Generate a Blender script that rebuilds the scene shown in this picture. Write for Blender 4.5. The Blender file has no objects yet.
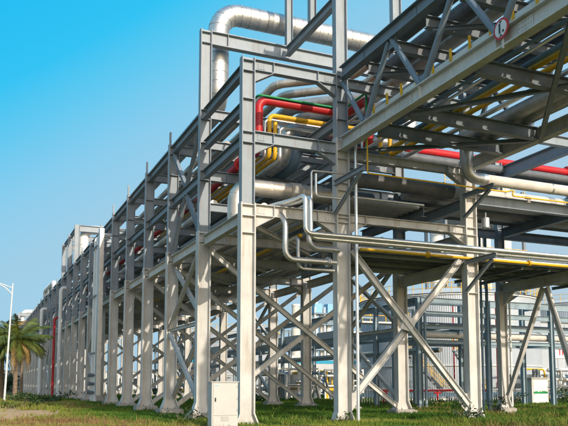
import bpy, math, random
import numpy as np
from mathutils import Vector, Matrix
random.seed(7); rng = np.random.default_rng(7)
S = bpy.context.scene; COL = S.collection
# ---------------------------------------------------------------- camera
cam = bpy.data.cameras.new('camera'); camo = bpy.data.objects.new('camera', cam); COL.objects.link(camo)
cam.sensor_fit = 'HORIZONTAL'; cam.sensor_width = 36.0
cam.lens = 36.0*719.38/568; cam.shift_y = 97.0/568; cam.shift_x = 0
camo.location = (0, 0, 1.7); camo.rotation_euler = (math.radians(90)+0.10221, 0, -0.4069467)
cam.clip_end = 6000; cam.clip_start = 0.1
S.camera = camo
# ---------------------------------------------------------------- light
SUN = Vector((0.16, -1.0, 0.47)).normalized()
w = bpy.data.worlds.new('World'); S.world = w; w.use_nodes = True
nt = w.node_tree; bg = nt.nodes['Background']
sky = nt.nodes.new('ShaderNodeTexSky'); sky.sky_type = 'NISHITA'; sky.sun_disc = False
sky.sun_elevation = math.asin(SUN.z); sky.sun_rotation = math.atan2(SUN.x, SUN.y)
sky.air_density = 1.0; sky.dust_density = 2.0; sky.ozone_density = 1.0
tcw = nt.nodes.new('ShaderNodeTexCoord'); sep = nt.nodes.new('ShaderNodeSeparateXYZ'); nt.links.new(tcw.outputs['Generated'], sep.inputs[0])
def wmath(op, a, b_=None, c=None):
    q = nt.nodes.new('ShaderNodeMath'); q.operation = op
    for k_, x_ in enumerate((a, b_, c)):
        if x_ is None: continue
        if isinstance(x_, (int, float)): q.inputs[k_].default_value = x_
        else: nt.links.new(x_, q.inputs[k_])
    return q.outputs[0]
xc = wmath('MINIMUM', wmath('ABSOLUTE', wmath('ADD', sep.outputs[0], 0.0)), .7)
sv = wmath('MULTIPLY_ADD', wmath('MULTIPLY_ADD', xc, -.6, wmath('MAXIMUM', sep.outputs[2], 0.)), .7, .3)   # 0.3 + 0.7*(z - 0.6x)
rp = nt.nodes.new('ShaderNodeValToRGB'); nt.links.new(sv, rp.inputs[0])
def lin(c): c /= 255; return c/12.92 if c < .04045 else ((c+.055)/1.055)**2.4
stops = [(-.3,(180,205,222)),(0,(162,206,232)),(.13,(157,204,229)),(.21,(138,204,236)),(.3,(92,200,240)),(.36,(44,195,244)),(.45,(28,190,243)),(.95,(20,150,218))]
el = rp.color_ramp.elements
while len(el) < len(stops): el.new(.5)
for e_, (p_, c_) in zip(el, stops):
    e_.position = .3+.7*p_; e_.color = (*[lin(q)/.212 for q in c_], 1)
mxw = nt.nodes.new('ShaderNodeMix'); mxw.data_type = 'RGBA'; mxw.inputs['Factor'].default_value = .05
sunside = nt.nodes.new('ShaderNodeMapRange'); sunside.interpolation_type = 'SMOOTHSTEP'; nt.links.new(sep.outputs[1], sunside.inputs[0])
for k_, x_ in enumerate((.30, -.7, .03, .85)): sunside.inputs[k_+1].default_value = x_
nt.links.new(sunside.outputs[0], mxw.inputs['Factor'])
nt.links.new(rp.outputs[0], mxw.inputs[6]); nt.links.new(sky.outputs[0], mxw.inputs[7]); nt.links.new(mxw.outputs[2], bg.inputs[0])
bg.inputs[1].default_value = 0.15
sl = bpy.data.lights.new('sun', 'SUN'); sl.energy = 2.6; sl.angle = math.radians(0.5); sl.color = (1.0, 0.885, 0.73)
slo = bpy.data.objects.new('sun', sl); COL.objects.link(slo)
slo.rotation_euler = SUN.to_track_quat('Z', 'Y').to_euler(); slo.location = (0, -30, 60)
S.view_settings.view_transform = 'Standard'; S.view_settings.look = 'None'; S.view_settings.exposure = 0.5
S.view_settings.gamma = 1.0
S.cycles.max_bounces = 6; S.cycles.diffuse_bounces = 4
# ---------------------------------------------------------------- materials
def mat(name, col, rough=.6, metal=0., var=.12, scale=1.5, bump=.0, streak=0., grime=None, col2=None, stretch=(1,1,1), spec=.4, rust=0):
    m = bpy.data.materials.new(name); m.use_nodes = True
    n = m.node_tree; L = n.links; b = n.nodes['Principled BSDF']
    b.inputs['Roughness'].default_value = rough; b.inputs['Metallic'].default_value = metal
    b.inputs['Specular IOR Level'].default_value = spec
    tc = n.nodes.new('ShaderNodeNewGeometry'); mp = n.nodes.new('ShaderNodeMapping')
    mp.inputs['Scale'].default_value = stretch; L.new(tc.outputs['Position'], mp.inputs[0])
    no = n.nodes.new('ShaderNodeTexNoise'); no.inputs['Scale'].default_value = scale; no.inputs['Detail'].default_value = 6; no.inputs['Roughness'].default_value = .65
    L.new(mp.outputs[0], no.inputs['Vector'])
    cr = n.nodes.new('ShaderNodeValToRGB')
    c2 = col2 or tuple(c*(1-var*2.2) for c in col)
    cr.color_ramp.elements[0].position = .3; cr.color_ramp.elements[1].position = .62
    cr.color_ramp.elements[0].color = (*c2, 1); cr.color_ramp.elements[1].color = (*col, 1)
    L.new(no.outputs[0], cr.inputs[0]); out = cr.outputs[0]
    if grime:
        n2 = n.nodes.new('ShaderNodeTexNoise'); n2.inputs['Scale'].default_value = 1.0; n2.inputs['Detail'].default_value = 8
        m2 = n.nodes.new('ShaderNodeMapping'); m2.inputs['Scale'].default_value = (4, 4, .5)
        L.new(tc.outputs['Position'], m2.inputs[0]); L.new(m2.outputs[0], n2.inputs['Vector'])
        r2 = n.nodes.new('ShaderNodeMapRange'); r2.inputs[1].default_value = .55; r2.inputs[2].default_value = .75
        r2.inputs[4].default_value = streak
        L.new(n2.outputs[0], r2.inputs[0])
        mx = n.nodes.new('ShaderNodeMix'); mx.data_type = 'RGBA'
        L.new(r2.outputs[0], mx.inputs['Factor']); L.new(out, mx.inputs[6]); mx.inputs[7].default_value = (*grime, 1)
        out = mx.outputs[2]
    if rust:
        n4 = n.nodes.new('ShaderNodeTexNoise'); n4.inputs['Scale'].default_value = 1.0; n4.inputs['Detail'].default_value = 9; n4.inputs['Roughness'].default_value = .7
        m4 = n.nodes.new('ShaderNodeMapping'); m4.inputs['Scale'].default_value = (7, 7, .45); m4.inputs['Location'].default_value = (3.3, 7.1, 1.7)
        L.new(tc.outputs['Position'], m4.inputs[0]); L.new(m4.outputs[0], n4.inputs['Vector'])
        r4 = n.nodes.new('ShaderNodeMapRange'); r4.inputs[1].default_value = .60; r4.inputs[2].default_value = .74; r4.inputs[4].default_value = rust
        L.new(n4.outputs[0], r4.inputs[0])
        mx4 = n.nodes.new('ShaderNodeMix'); mx4.data_type = 'RGBA'; L.new(r4.outputs[0], mx4.inputs['Factor']); L.new(out, mx4.inputs[6]); mx4.inputs[7].default_value = (.20, .095, .045, 1)
        out = mx4.outputs[2]
    L.new(out, b.inputs['Base Color'])
    rr = n.nodes.new('ShaderNodeMapRange'); rr.inputs[3].default_value = max(.05, rough-.1); rr.inputs[4].default_value = min(1, rough+.12)
    L.new(no.outputs[0], rr.inputs[0]); L.new(rr.outputs[0], b.inputs['Roughness'])
    if bump:
        bp = n.nodes.new('ShaderNodeBump'); bp.inputs['Strength'].default_value = bump; bp.inputs['Distance'].default_value = .03
        n3 = n.nodes.new('ShaderNodeTexNoise'); n3.inputs['Scale'].default_value = scale*4; n3.inputs['Detail'].default_value = 4
        L.new(tc.outputs['Position'], n3.inputs['Vector'])
        L.new(n3.outputs[0], bp.inputs['Height']); L.new(bp.outputs[0], b.inputs['Normal'])
    return m
M = {}
M['fire'] = mat('fireproof_coat', (.61,.60,.57), .85, var=.11, scale=.9, bump=.2, streak=.75, grime=(.40,.34,.27), rust=.5)
M['steel'] = mat('steel_paint', (.285,.33,.37), .5, var=.10, scale=1.2, streak=.5, grime=(.19,.16,.14), rust=.6)
M['steel_mid'] = mat('shade_darkened_steel', (.20,.235,.265), .5, var=.12, scale=1.5, streak=.5, grime=(.17,.12,.08))  # same steel paint, shade under the bridge decks put into a darker base colour
M['steel_b'] = mat('bridge_steel', (.18,.23,.28), .5, var=.10, scale=1.2, streak=.4, grime=(.17,.14,.11))
M['steel_dark'] = mat('dark_steel', (.17,.20,.22), .5, var=.15, scale=2, streak=.4, grime=(.10,.075,.055))
M['blue_steel'] = mat('blue_grey_steel', (.27,.36,.41), .5, var=.12, scale=1.2, streak=.3, grime=(.08,.09,.1))
M['conc'] = mat('concrete', (.42,.39,.35), .9, var=.15, scale=3, bump=.3)
M['alu'] = mat('aluminium_cladding', (.66,.65,.63), .46, .9, var=.08, scale=2.5, bump=.25, streak=.3, grime=(.5,.44,.36))
M['alu_warm'] = mat('weathered_cladding', (.66,.60,.52), .45, .7, var=.12, scale=1.8, bump=.25, streak=.5, grime=(.38,.28,.19))
M['alu_dull'] = mat('dull_cladding', (.55,.54,.52), .5, .75, var=.12, scale=2.2, bump=.2, streak=.4, grime=(.3,.25,.2))
M['bronze'] = mat('brownish_insulation', (.42,.38,.33), .55, .3, var=.15, scale=1.6, bump=.2, streak=.4, grime=(.16,.12,.09))
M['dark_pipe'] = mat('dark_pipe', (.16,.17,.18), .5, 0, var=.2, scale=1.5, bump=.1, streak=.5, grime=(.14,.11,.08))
M['stain'] = mat('stainless', (.85,.85,.83), .36, .85, var=.05, scale=4, bump=.05)
M['cream'] = mat('cream_pipe', (.66,.62,.56), .55, 0, var=.08, scale=1.2, streak=.35, grime=(.4,.33,.26))
M['red'] = mat('red_paint', (.58,.014,.02), .45, 0, col2=(.40,.03,.03), scale=1.3, streak=.3, grime=(.3,.03,.03))
M['red_dull'] = mat('dark_red_paint', (.33,.015,.02), .45, 0, var=.1, scale=2)
M['yellow'] = mat('yellow_paint', (.88,.50,.01), .48, 0, col2=(.66,.38,.03), scale=1.3, streak=.35, grime=(.42,.2,.02))
M['green'] = mat('green_paint', (.01,.28,.08), .4, 0, var=.1, scale=3)
M['bluepipe'] = mat('blue_grey_pipe', (.16,.25,.34), .4, 0, var=.1, scale=2)
M['white'] = mat('white_paint', (.78,.77,.74), .5, 0, var=.06, scale=1, streak=.35, grime=(.5,.46,.4))
M['white_bg'] = mat('white_wall', (.62,.63,.62), .6, 0, var=.05, scale=.4, streak=.3, grime=(.5,.48,.44))
M['tank'] = mat('tank_wall', (.46,.50,.54), .45, .15, var=.06, scale=.5, streak=.3, grime=(.45,.42,.4))
M['cab'] = mat('cabinet_paint', (.52,.51,.48), .45, 0, var=.04, scale=2, streak=.2, grime=(.45,.4,.34))
M['black'] = mat('black_paint', (.012,.012,.014), .5)
M['cyan'] = mat('cyan_stripe', (.03,.36,.55), .5, 0, var=.05)
M['fblue'] = mat('blue_rail', (.22,.46,.66), .5, 0, var=.05)
M['glass'] = mat('dark_glass', (.03,.04,.05), .12, 0)
M['bark'] = mat('palm_bark', (.30,.22,.15), .9, 0, var=.3, scale=6, bump=.6)
M['frond'] = mat('palm_leaf', (.13,.17,.03), .5, 0, var=.3, scale=1.5)
M['frond_dry'] = mat('dry_palm_leaf', (.40,.26,.08), .6, 0, var=.3, scale=1.5)
M['leaf'] = mat('leaf', (.055,.10,.02), .55, 0, var=.35, scale=3)
M['leaf2'] = mat('leaf_dark', (.03,.07,.018), .55, 0, var=.35, scale=3)
M['hand'] = M['yellow']
# ---------------------------------------------------------------- object helpers
W = {}
def props(o, label=None, cat=None, group=None, kind=None):
    if label: o['label'] = label
    if cat: o['category'] = cat
    if group: o['group'] = group
    if kind: o['kind'] = kind
def link(name, me, parent=None, mw=Matrix(), **k):
    o = bpy.data.objects.new(name, me); COL.objects.link(o)
    W[o] = mw
    if parent is not None:
        o.parent = parent; o.matrix_basis = W[parent].inverted() @ mw
    else:
        o.matrix_basis = mw
    props(o, **k); return o
def thing(name, label, cat, loc=(0,0,0), group=None, rz=0):
    return link(name, None, None, Matrix.Translation(loc) @ Matrix.Rotation(rz, 4, 'Z'), label=label, cat=cat, group=group)
def mk(name, v, f, m, smooth=False):
    me = bpy.data.meshes.new(name); me.from_pydata([tuple(map(float, q)) for q in v], [], f)
    me.materials.append(M[m] if isinstance(m, str) else m)
    if smooth: me.polygons.foreach_set('use_smooth', [True]*len(f))
    me.update(); return me
CACHE = {}
def axes(p0, p1, up):
    p0, p1 = Vector(p0), Vector(p1); x = (p1-p0); L = x.length; x.normalize()
    u = Vector(up)
    if abs(u.dot(x)) > .99: u = Vector((0, 1, 0))
    z = (u - x*u.dot(x)).normalized(); y = z.cross(x)
    m = Matrix((x, y, z)).transposed().to_4x4(); m.translation = p0
    return m, L
def iprof(h, b, tf, tw):
    H, B, t = h/2, b/2, tw/2
    return [(-B,-H),(B,-H),(B,-H+tf),(t,-H+tf),(t,H-tf),(B,H-tf),(B,H),(-B,H),(-B,H-tf),(-t,H-tf),(-t,-H+tf),(-B,-H+tf)]
def sweep_prof(pr, L, pr2=None):
    n = len(pr); pr2 = pr2 or pr
    v = [(0,a,b) for a,b in pr]+[(L,a,b) for a,b in pr2]
    f = [(i,(i+1)%n,n+(i+1)%n,n+i) for i in range(n)]
    return v, f, n
def ibeam(name, p0, p1, h, b, m, parent, up=(0,0,1), tf=None, tw=None, **k):
    mw, L = axes(p0, p1, up)
    tf = tf or max(.02, h*.06); tw = tw or max(.016, h*.045)
    key = ('i', round(L,2), h, b, tf, tw, m)
    if key not in CACHE:
        v, f, n = sweep_prof(iprof(h,b,tf,tw), L)
        caps = [(11,10,3,2,1,0),(10,9,4,3),(9,8,7,6,5,4)]
        f = f+caps+[tuple(n+i for i in reversed(c)) for c in caps]
        CACHE[key] = mk(name, v, f, m)
    return link(name, CACHE[key], parent, mw, **k)
def box(name, p0, p1, h, b, m, parent, up=(0,0,1), bev=0, **k):
    mw, L = axes(p0, p1, up)
    key = ('b', round(L,3), h, b, m, bev)
    if key not in CACHE:
        H, B = h/2, b/2; c = bev
        if c: pr = [(-B+c,-H),(B-c,-H),(B,-H+c),(B,H-c),(B-c,H),(-B+c,H),(-B,H-c),(-B,-H+c)]
        else: pr = [(-B,-H),(B,-H),(B,H),(-B,H)]
        v, f, n = sweep_prof(pr, L)
        CACHE[key] = mk(name, v, f+[tuple(range(n-1,-1,-1)), tuple(range(n,2*n))], m)
    return link(name, CACHE[key], parent, mw, **k)
def slab(name, lo, hi, m, parent=None, bev=0, **k):
    cx = [(a+b)/2 for a,b in zip(lo,hi)]
    return box(name, (lo[0], cx[1], cx[2]), (hi[0], cx[1], cx[2]), hi[2]-lo[2], hi[1]-lo[1], m, parent, bev=bev, **k)
def tube_data(P, r, seg=12, caps=True):
    P = [Vector(p) for p in P]; n = len(P); v = []; f = []
    T = []
    for i in range(n):
        a = P[max(0,i-1)]; b = P[min(n-1,i+1)]; T.append((b-a).normalized())
    t = T[0]; u = Vector((0,0,1)) if abs(t.z) < .9 else Vector((0,1,0))
    N = (u - t*u.dot(t)).normalized()
    for i in range(n):
        t = T[i]; N = (N - t*N.dot(t)).normalized(); Bn = t.cross(N)
        rr = r[i] if isinstance(r, (list,tuple)) else r
        for k in range(seg):
            a = 2*math.pi*k/seg
            v.append(P[i]+(N*math.cos(a)+Bn*math.sin(a))*rr)
    for i in range(n-1):
        for k in range(seg):
            f.append((i*seg+k, i*seg+(k+1)%seg, (i+1)*seg+(k+1)%seg, (i+1)*seg+k))
    if caps:
        f.append(tuple(range(seg-1,-1,-1))); f.append(tuple((n-1)*seg+k for k in range(seg)))
    return v, f
def rounded(P, R, n=6):
    P = [Vector(p) for p in P]; out = [P[0]]
    for i in range(1, len(P)-1):
        a = (P[i-1]-P[i]); b = (P[i+1]-P[i]); la, lb = a.length, b.length; a.normalize(); b.normalize()
        ang = a.angle(b)
        if ang > 3.05: out.append(P[i]); continue
        d = min(R/math.tan(ang/2), la*.48, lb*.48); Rr = d*math.tan(ang/2)
        c = P[i] + (a+b).normalized()*(Rr/math.sin(ang/2))
        s = P[i]+a*d - c; e = P[i]+b*d - c; tot = s.angle(e); ax = s.cross(e).normalized()
        for q in range(n+1):
            out.append(c + Matrix.Rotation(tot*q/n, 3, ax) @ s)
    out.append(P[-1]); return out
def tube(name, P, r, m, parent=None, seg=12, R=None, **k):
    P = [Vector(p) for p in P]
    D = rounded(P, R if R else 2.2*r) if len(P) > 2 and not isinstance(r, (list,tuple)) else P
    o0 = Vector(P[0]); v, f = tube_data([p-o0 for p in D], r, seg)
    me = mk(name, v, f, m, True)
    me.set_sharp_from_angle(angle=math.radians(50))
    return link(name, me, parent, Matrix.Translation(o0), **k)
def along(P, step, start=0.):
    """points and directions every step metres along a polyline"""
    out = []; acc = start; 
    for a, b in zip(P[:-1], P[1:]):
        L = (b-a).length; d = (b-a).normalized() if L > 1e-6 else None
        while d is not None and acc <= L:
            out.append((a+d*acc, d)); acc += step
        acc -= L
    return out
def ring_mesh(r, t, wd, m, seg=16):
    key = ('ring', round(r,3), t, wd, m, seg)
    if key not in CACHE:
        v = []; f = []
        for x, q in ((-wd/2, r-.01), (-wd/2, r+t), (wd/2, r+t), (wd/2, r-.01)):
            for k in range(seg):
                a = 2*math.pi*k/seg; v.append((x, q*math.cos(a), q*math.sin(a)))
        for j in range(3):
            for k in range(seg): f.append((j*seg+k, (j+1)*seg+k, (j+1)*seg+(k+1)%seg, j*seg+(k+1)%seg))
        CACHE[key] = mk('ring', v, f, m, False)
    return CACHE[key]
def rings(name, pipe, P, R, r, step, m, t=.012, wd=.05, start=.3, rng_=None):
    D = rounded(P, R)
    for p, d in along(D, step, start):
        if rng_ and not rng_(p): continue
        mw, _ = axes(p, p+d, (0,0,1)); link(name, ring_mesh(r, t, wd, m), pipe, mw)
def pipe(name, P, r, m, label, cat='pipe', group=None, R=None, seg=14, band=0, bandm='alu_dull', bname='cladding_band', lim=None):
    R = R or 2.2*r
    o = tube(name, P, r, m, None, seg, R, label=label, cat=cat, group=group)
    if band: rings(bname, o, P, R, r, band, bandm, rng_=lim)
    return o
def prism(name, pts, axis, t, m, parent, **k):
    """closed outline in world space, thickened by t along axis"""
    a = Vector(axis).normalized()*t/2; n = len(pts); o0 = Vector(pts[0])
    v = [Vector(p)-o0-a for p in pts]+[Vector(p)-o0+a for p in pts]
    f = [(i,(i+1)%n,n+(i+1)%n,n+i) for i in range(n)]+[tuple(range(n-1,-1,-1)), tuple(range(n,2*n))]
    return link(name, mk(name, v, f, m), parent, Matrix.Translation(o0), **k)
# ---------------------------------------------------------------- layout numbers (metres)
UA, UB, UC, UD = 9.93, 14.25, 20.95, 27.75
V = [26.85 + 5.97*n for n in range(31)]
NF = 29
TALL = {1, 9, 10, 11, 27, 28}
Z1, Z2, Z3, ZT = 8.93, 12.0, 15.08, 19.1
# ---------------------------------------------------------------- columns
def column(parent, u, v, zf, zt, det=True, m_up='steel', base=True, s=1.0, stub=0):
    """fireproofed H column to zf, bare steel to zt; web faces along the rack"""
    h, b = .64*s, .42*s
    pd = .04 if v < 30 else .32
    c = ibeam('column', (u,v,pd+.48), (u,v,zf), h, b, 'fire', parent, up=(1,0,0), tf=.06, tw=.07)
    if base:
        key = ('base', s)
        if key not in CACHE:
            v_, f_, n_ = sweep_prof(iprof(1.02*s,.50*s,.05,.06), .50, iprof(h+.012,b+.012,.066,.076))
            CACHE[key] = mk('column_base', v_, f_, 'fire')
        mw, _ = axes((u,v,pd), (u,v,1), (1,0,0)); link('column_base', CACHE[key], c, mw)
        slab('pedestal', (u-.66*s, v-.46*s, -.15), (u+.66*s, v+.46*s, pd), 'conc', c, bev=.02)
        if det and v < 52:
            slab('base_plate', (u-.57*s, v-.36*s, pd+.002), (u+.57*s, v+.36*s, pd+.032), 'conc', c)
            key = ('anch', s)
            if key not in CACHE:
                va = []; fa = []
                for ax in (-.48, -.2, .2, .48):
                    for ay in (-.31, .31):
                        d0 = tube_data([(ax*s,ay*s,0),(ax*s,ay*s,.03),(ax*s,ay*s,.031),(ax*s,ay*s,.10)], [.04,.04,.018,.018], 6); q0 = len(va)
                        va += d0[0]; fa += [tuple(q+q0 for q in f0) for f0 in d0[1]]
                CACHE[key] = mk('anchor_bolts', va, fa, 'steel_dark')
            link('anchor_bolts', CACHE[key], c, Matrix.Translation((u,v,pd+.032)), kind='stuff')
    up = None
    if zt > zf+.2:
        up = ibeam('upper_column', (u,v,zf), (u,v,zt), .56*s, .36*s, m_up, parent, up=(1,0,0), tf=.035, tw=.03)
        if stub: ibeam('lightning_post', (u-.2,v,zt), (u-.2,v,zt+stub), .12, .1, m_up, up)
    return c, up
def stiffeners(par, u, v, zs, m, h=.62, b=.40):
    for z in zs:
        key = ('stf', m, h)
        if key not in CACHE:
            X, Y, t = h/2-.05, b/2-.01, .012
            pts = [(-X,-Y),(X,-Y),(X,Y),(-X,Y)]
            v_ = [(x,y,-t) for x,y in pts]+[(x,y,t) for x,y in pts]
            CACHE[key] = mk('stiffener', v_, [(3,2,1,0),(4,5,6,7)]+[(i,(i+1)%4,4+(i+1)%4,4+i) for i in range(4)], m)
        link('stiffener', CACHE[key], par, Matrix.Translation((u,v,z)))
def haunch(parent, u, du, v, zb, m, L=.85, d=.5, b=.3):
    """knee haunch below a cross beam where it meets a column; du = +1/-1 away from the column"""
    u0 = u+du*.31; th = math.atan2(d, L)
    prism('haunch', [(u0,v,zb),(u0+du*L,v,zb),(u0,v,zb-d)], (0,1,0), .03, m, parent)
    ibeam('haunch_flange', (u0+.0, v, zb-d), (u0+du*L, v, zb-.01), .03, b, m, parent, tf=.012, tw=.2)

rack = thing('pipe_rack', 'long grey steel pipe rack on pale fireproofed columns running away to the left', 'pipe rack', (UA, V[0], 0))
G_ST = 'steel'
def tbeam(parent, v, u0, u1, zt, m, h=.5, b=.3, hau=(0,0), stf=0):
    o = ibeam('cross_beam', (u0,v,zt-h/2), (u1,v,zt-h/2), h, b, m, parent)
    if hau[0]: haunch(parent, u0-.31, 1, v, zt-h, m)
    if hau[1]: haunch(parent, u1+.31, -1, v, zt-h, m)
    for k in range(stf):
        uu = u0 + .85 if k == 0 else u1-.85
        box('web_stiffener', (uu, v, zt-h+.03), (uu, v, zt-.03), .02, b-.02, m, o, up=(1,0,0))
    return o
for n in range(NF):
    v = V[n]; tall = n in TALL
    zt = ZT+.05 if tall else 15.15
    zf = 8.98
    c, up = column(rack, UA, v, zf, zt, stub=0 if (n < 2 or tall) else (.7 if n < 6 else .4))
    if n < 7:
        stiffeners(c, UA, v, [8.88, 8.45] if n else [8.9, 8.45, 7.75], 'fire')
        stiffeners(up, UA, v, [15.0,14.55,13.35,11.95,11.5] + ([19.0,18.45] if tall else []), 'steel', .54, .35)
    if n == 0: continue
    cz = 23.5 if n == 1 else (ZT if tall else 15.15)
    c2, up2 = column(rack, UC, v, 8.98, cz)
    m1 = 'fire'
    tbeam(rack, v, UA+.31, UC-.31, Z1, m1, .5, .3, (1,1) if n < 6 else (0,0), 2 if n < 4 else 0)
    tbeam(rack, v, UA+.28, UC-.28, Z2, 'steel', .5, .3, (0,0), 2 if n < 4 else 0)
    tbeam(rack, v, UA+.28, UC-.28, 13.5, 'steel', .42, .25)
    tbeam(rack, v, UA+.28, UC-.28, Z3, 'steel', .48, .3)
    if n < 18: tbeam(rack, v, UA+.31, UC-.31, 10.4, 'steel', .4, .25)
    if tall: tbeam(rack, v, UA+.28, UC-.28, ZT, 'steel', .7, .34, (0,0), 2 if n == 1 else 0)
    # cross bracing in the frame
    if n in (1,2,3,4,6,8,11,14):
        e = .14
        ibeam('brace', (UA+.35, v-e, 8.0), (UC-.45, v-e, .55), .24, .2, 'fire', rack)
        ibeam('brace', (UA+.45, v+e, .55), (UC-.35, v+e, 8.0), .24, .2, 'fire', rack)
# frame at the near end: A - B - C
v = V[0]
tbeam(rack, v, UA+.31, UB-.31, 8.97, 'fire', .48, .3, (1,1), 2)
tbeam(rack, v, UA+.28, UB-.28, 12.03, 'steel', .48, .3, (1,1), 2)
tbeam(rack, v, UA+.28, UB-.28, 15.1, 'steel', .48, .3, (1,1), 2)
tbeam(rack, v, UB+.31, UC-.31, 8.95, 'fire', .36, .3, (1,1), 2)
tbeam(rack, v, UB+.31, UC-.31, 11.75, 'fire', .36, .28, (0,1), 2)
tbeam(rack, v, UB+.28, UC-.28, 15.0, 'steel', .45, .3)
cB, upB = column(rack, UB, v, 12.25, 21.5)
stiffeners(cB, UB, v, [8.9,8.55,10.28,9.95,11.7,11.35,8.75], 'fire')
stiffeners(upB, UB, v, [15.05,14.6,13.9,13.1,18.95], 'steel', .54, .35)
cC, upC = column(rack, UC, v, 12.1, 15.4)
stiffeners(cC, UC, v, [8.9,8.55,10.35,7.3,8.0,5.85,11.7], 'fire')
# B - C cross brace with a gusset at the crossing
ibeam('brace', (UB+.4, v-.13, 7.35), (UC-.35, v-.13, .75), .27, .24, 'fire', rack)
ibeam('brace', (UB+.35, v+.13, .9), (UC-.4, v+.13, 7.45), .27, .24, 'fire', rack)
prism('gusset', [(17.0,v-.16,4.1),(17.6,v-.16,3.95),(17.85,v-.16,4.45),(17.3,v-.16,4.75)], (0,1,0), .05, 'fire', rack)
prism('gusset', [(UC-.31,v,.35),(UC-.31,v,1.25),(UC-.95,v,1.35),(UC-.75,v,.75)], (0,1,0), .05, 'fire', rack)
prism('gusset', [(UB+.31,v,.4),(UB+.31,v,1.3),(UB+.7,v,1.35),(UB+.6,v,.8)], (0,1,0), .05, 'fire', rack)
# longitudinal beams
def lbeam(parent, u, n, zt, m, h=.48, b=.28, trim=.2):
    return ibeam('side_beam', (u, V[n]+trim, zt-h/2), (u, V[n+1]-trim, zt-h/2), h, b, m, parent)
for n in range(NF-1):
    lbeam(rack, UA, n, 8.72, 'fire', .5, .3)
    lbeam(rack, UA, n, 15.03, 'steel_b', .48, .28)
    lbeam(rack, UA, n, 11.97, 'steel_b', .45, .26)
    if n == 0: lbeam(rack, UA, n, 13.4, 'steel_b', .42, .26)
    if n in (9, 10, 27): lbeam(rack, UA, n, ZT-.05, 'steel', .4, .26)
    if n in (0, 10): 
        pass
    if n < 12:
        lbeam(rack, UC, n, 8.72, 'fire', .5, .3); lbeam(rack, UC, n, 15.03, 'steel', .48, .28)
        lbeam(rack, UB, n, 11.5, 'steel', .4, .26) if n else None
lbeam(rack, UB, 0, 13.35, 'steel', .45, .28); lbeam(rack, UB, 0, 11.5, 'steel', .45, .28)
ibeam('side_beam', (14.25, V[0]+.25, 18.72), (14.25, V[1]-.2, 18.72), .45, .28, 'steel', rack)
ibeam('upper_post', (14.42, V[1], ZT+.01), (14.42, V[1], 23.5), .34, .3, 'steel', rack, up=(1,0,0))
ibeam('upper_post', (14.27, 29.7, 18.95), (14.27, 29.7, 23.5), .34, .3, 'steel', rack, up=(1,0,0))
ibeam('upper_post', (22.6, V[1]+2, 15.1), (22.6, V[1]+2, 23.5), .4, .34, 'steel', rack, up=(1,0,0))
# bracing in bay 1 and later bays along row A and row C
def baybrace(u, n, m_low='fire', up=True, side=-1):
    a, b = V[n]+.25, V[n+1]-.25; mid = (a+b)/2; e = .05
    if up:
        ibeam('brace', (u-e, a, 14.5), (u-e, mid-.1, 12.0), .2, .18, 'steel', rack)
        ibeam('brace', (u-e, b, 14.5), (u-e, mid+.1, 12.0), .2, .18, 'steel', rack)
        ibeam('brace', (u-e, mid-.1, 11.5), (u-e, a, 8.8), .2, .18, 'steel', rack)
        ibeam('brace', (u-e, mid+.1, 11.5), (u-e, b, 8.8), .2, .18, 'steel', rack)
    ibeam('brace', (u-.12, a, 8.1), (u-.12, b, 4.75), .2, .18, m_low, rack)
    ibeam('brace', (u+.12, b, 8.1), (u+.12, a, 4.75), .2, .18, m_low, rack)
    ibeam('strut', (u, a, 4.62), (u, b, 4.62), .18, .18, m_low, rack)
    ibeam('brace', (u-.12, b, 4.45), (u-.12, a, .95), .2, .18, m_low, rack)
    ibeam('brace', (u+.12, a, 4.45), (u+.12, b, .95), .2, .18, m_low, rack)
for n in (1, 6, 13): baybrace(UA, n)
for n in (1, 4, 8): baybrace(UC, n, up=False)
for n in (0, 1, 2, 3, 5, 7, 9): # horizontal diagonal struts below the lowest deck
    ibeam('strut', (UA+.3, V[n]+.3, 8.2), (UB+1.2, V[n+1]-.3, 8.2), .2, .18, 'fire', rack)
# brackets carrying the front pipes
def bracket(u, z, vend, low, m='steel'):
    a = ibeam('bracket', (u, V[0]-.22, z-.1), (u, vend, z-.1), .22, .16, m, rack)
    ibeam('bracket_strut', (u, V[0]-.24, z-low), (u, vend+.25, z-.22), .13, .13, m, a)
bracket(UB-.42, 10.28, 24.1, 1.4)
bracket(UC-.45, 10.40, 24.5, 1.1)
bracket(UC-.42, 7.33, 24.5, 1.45)
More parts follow.
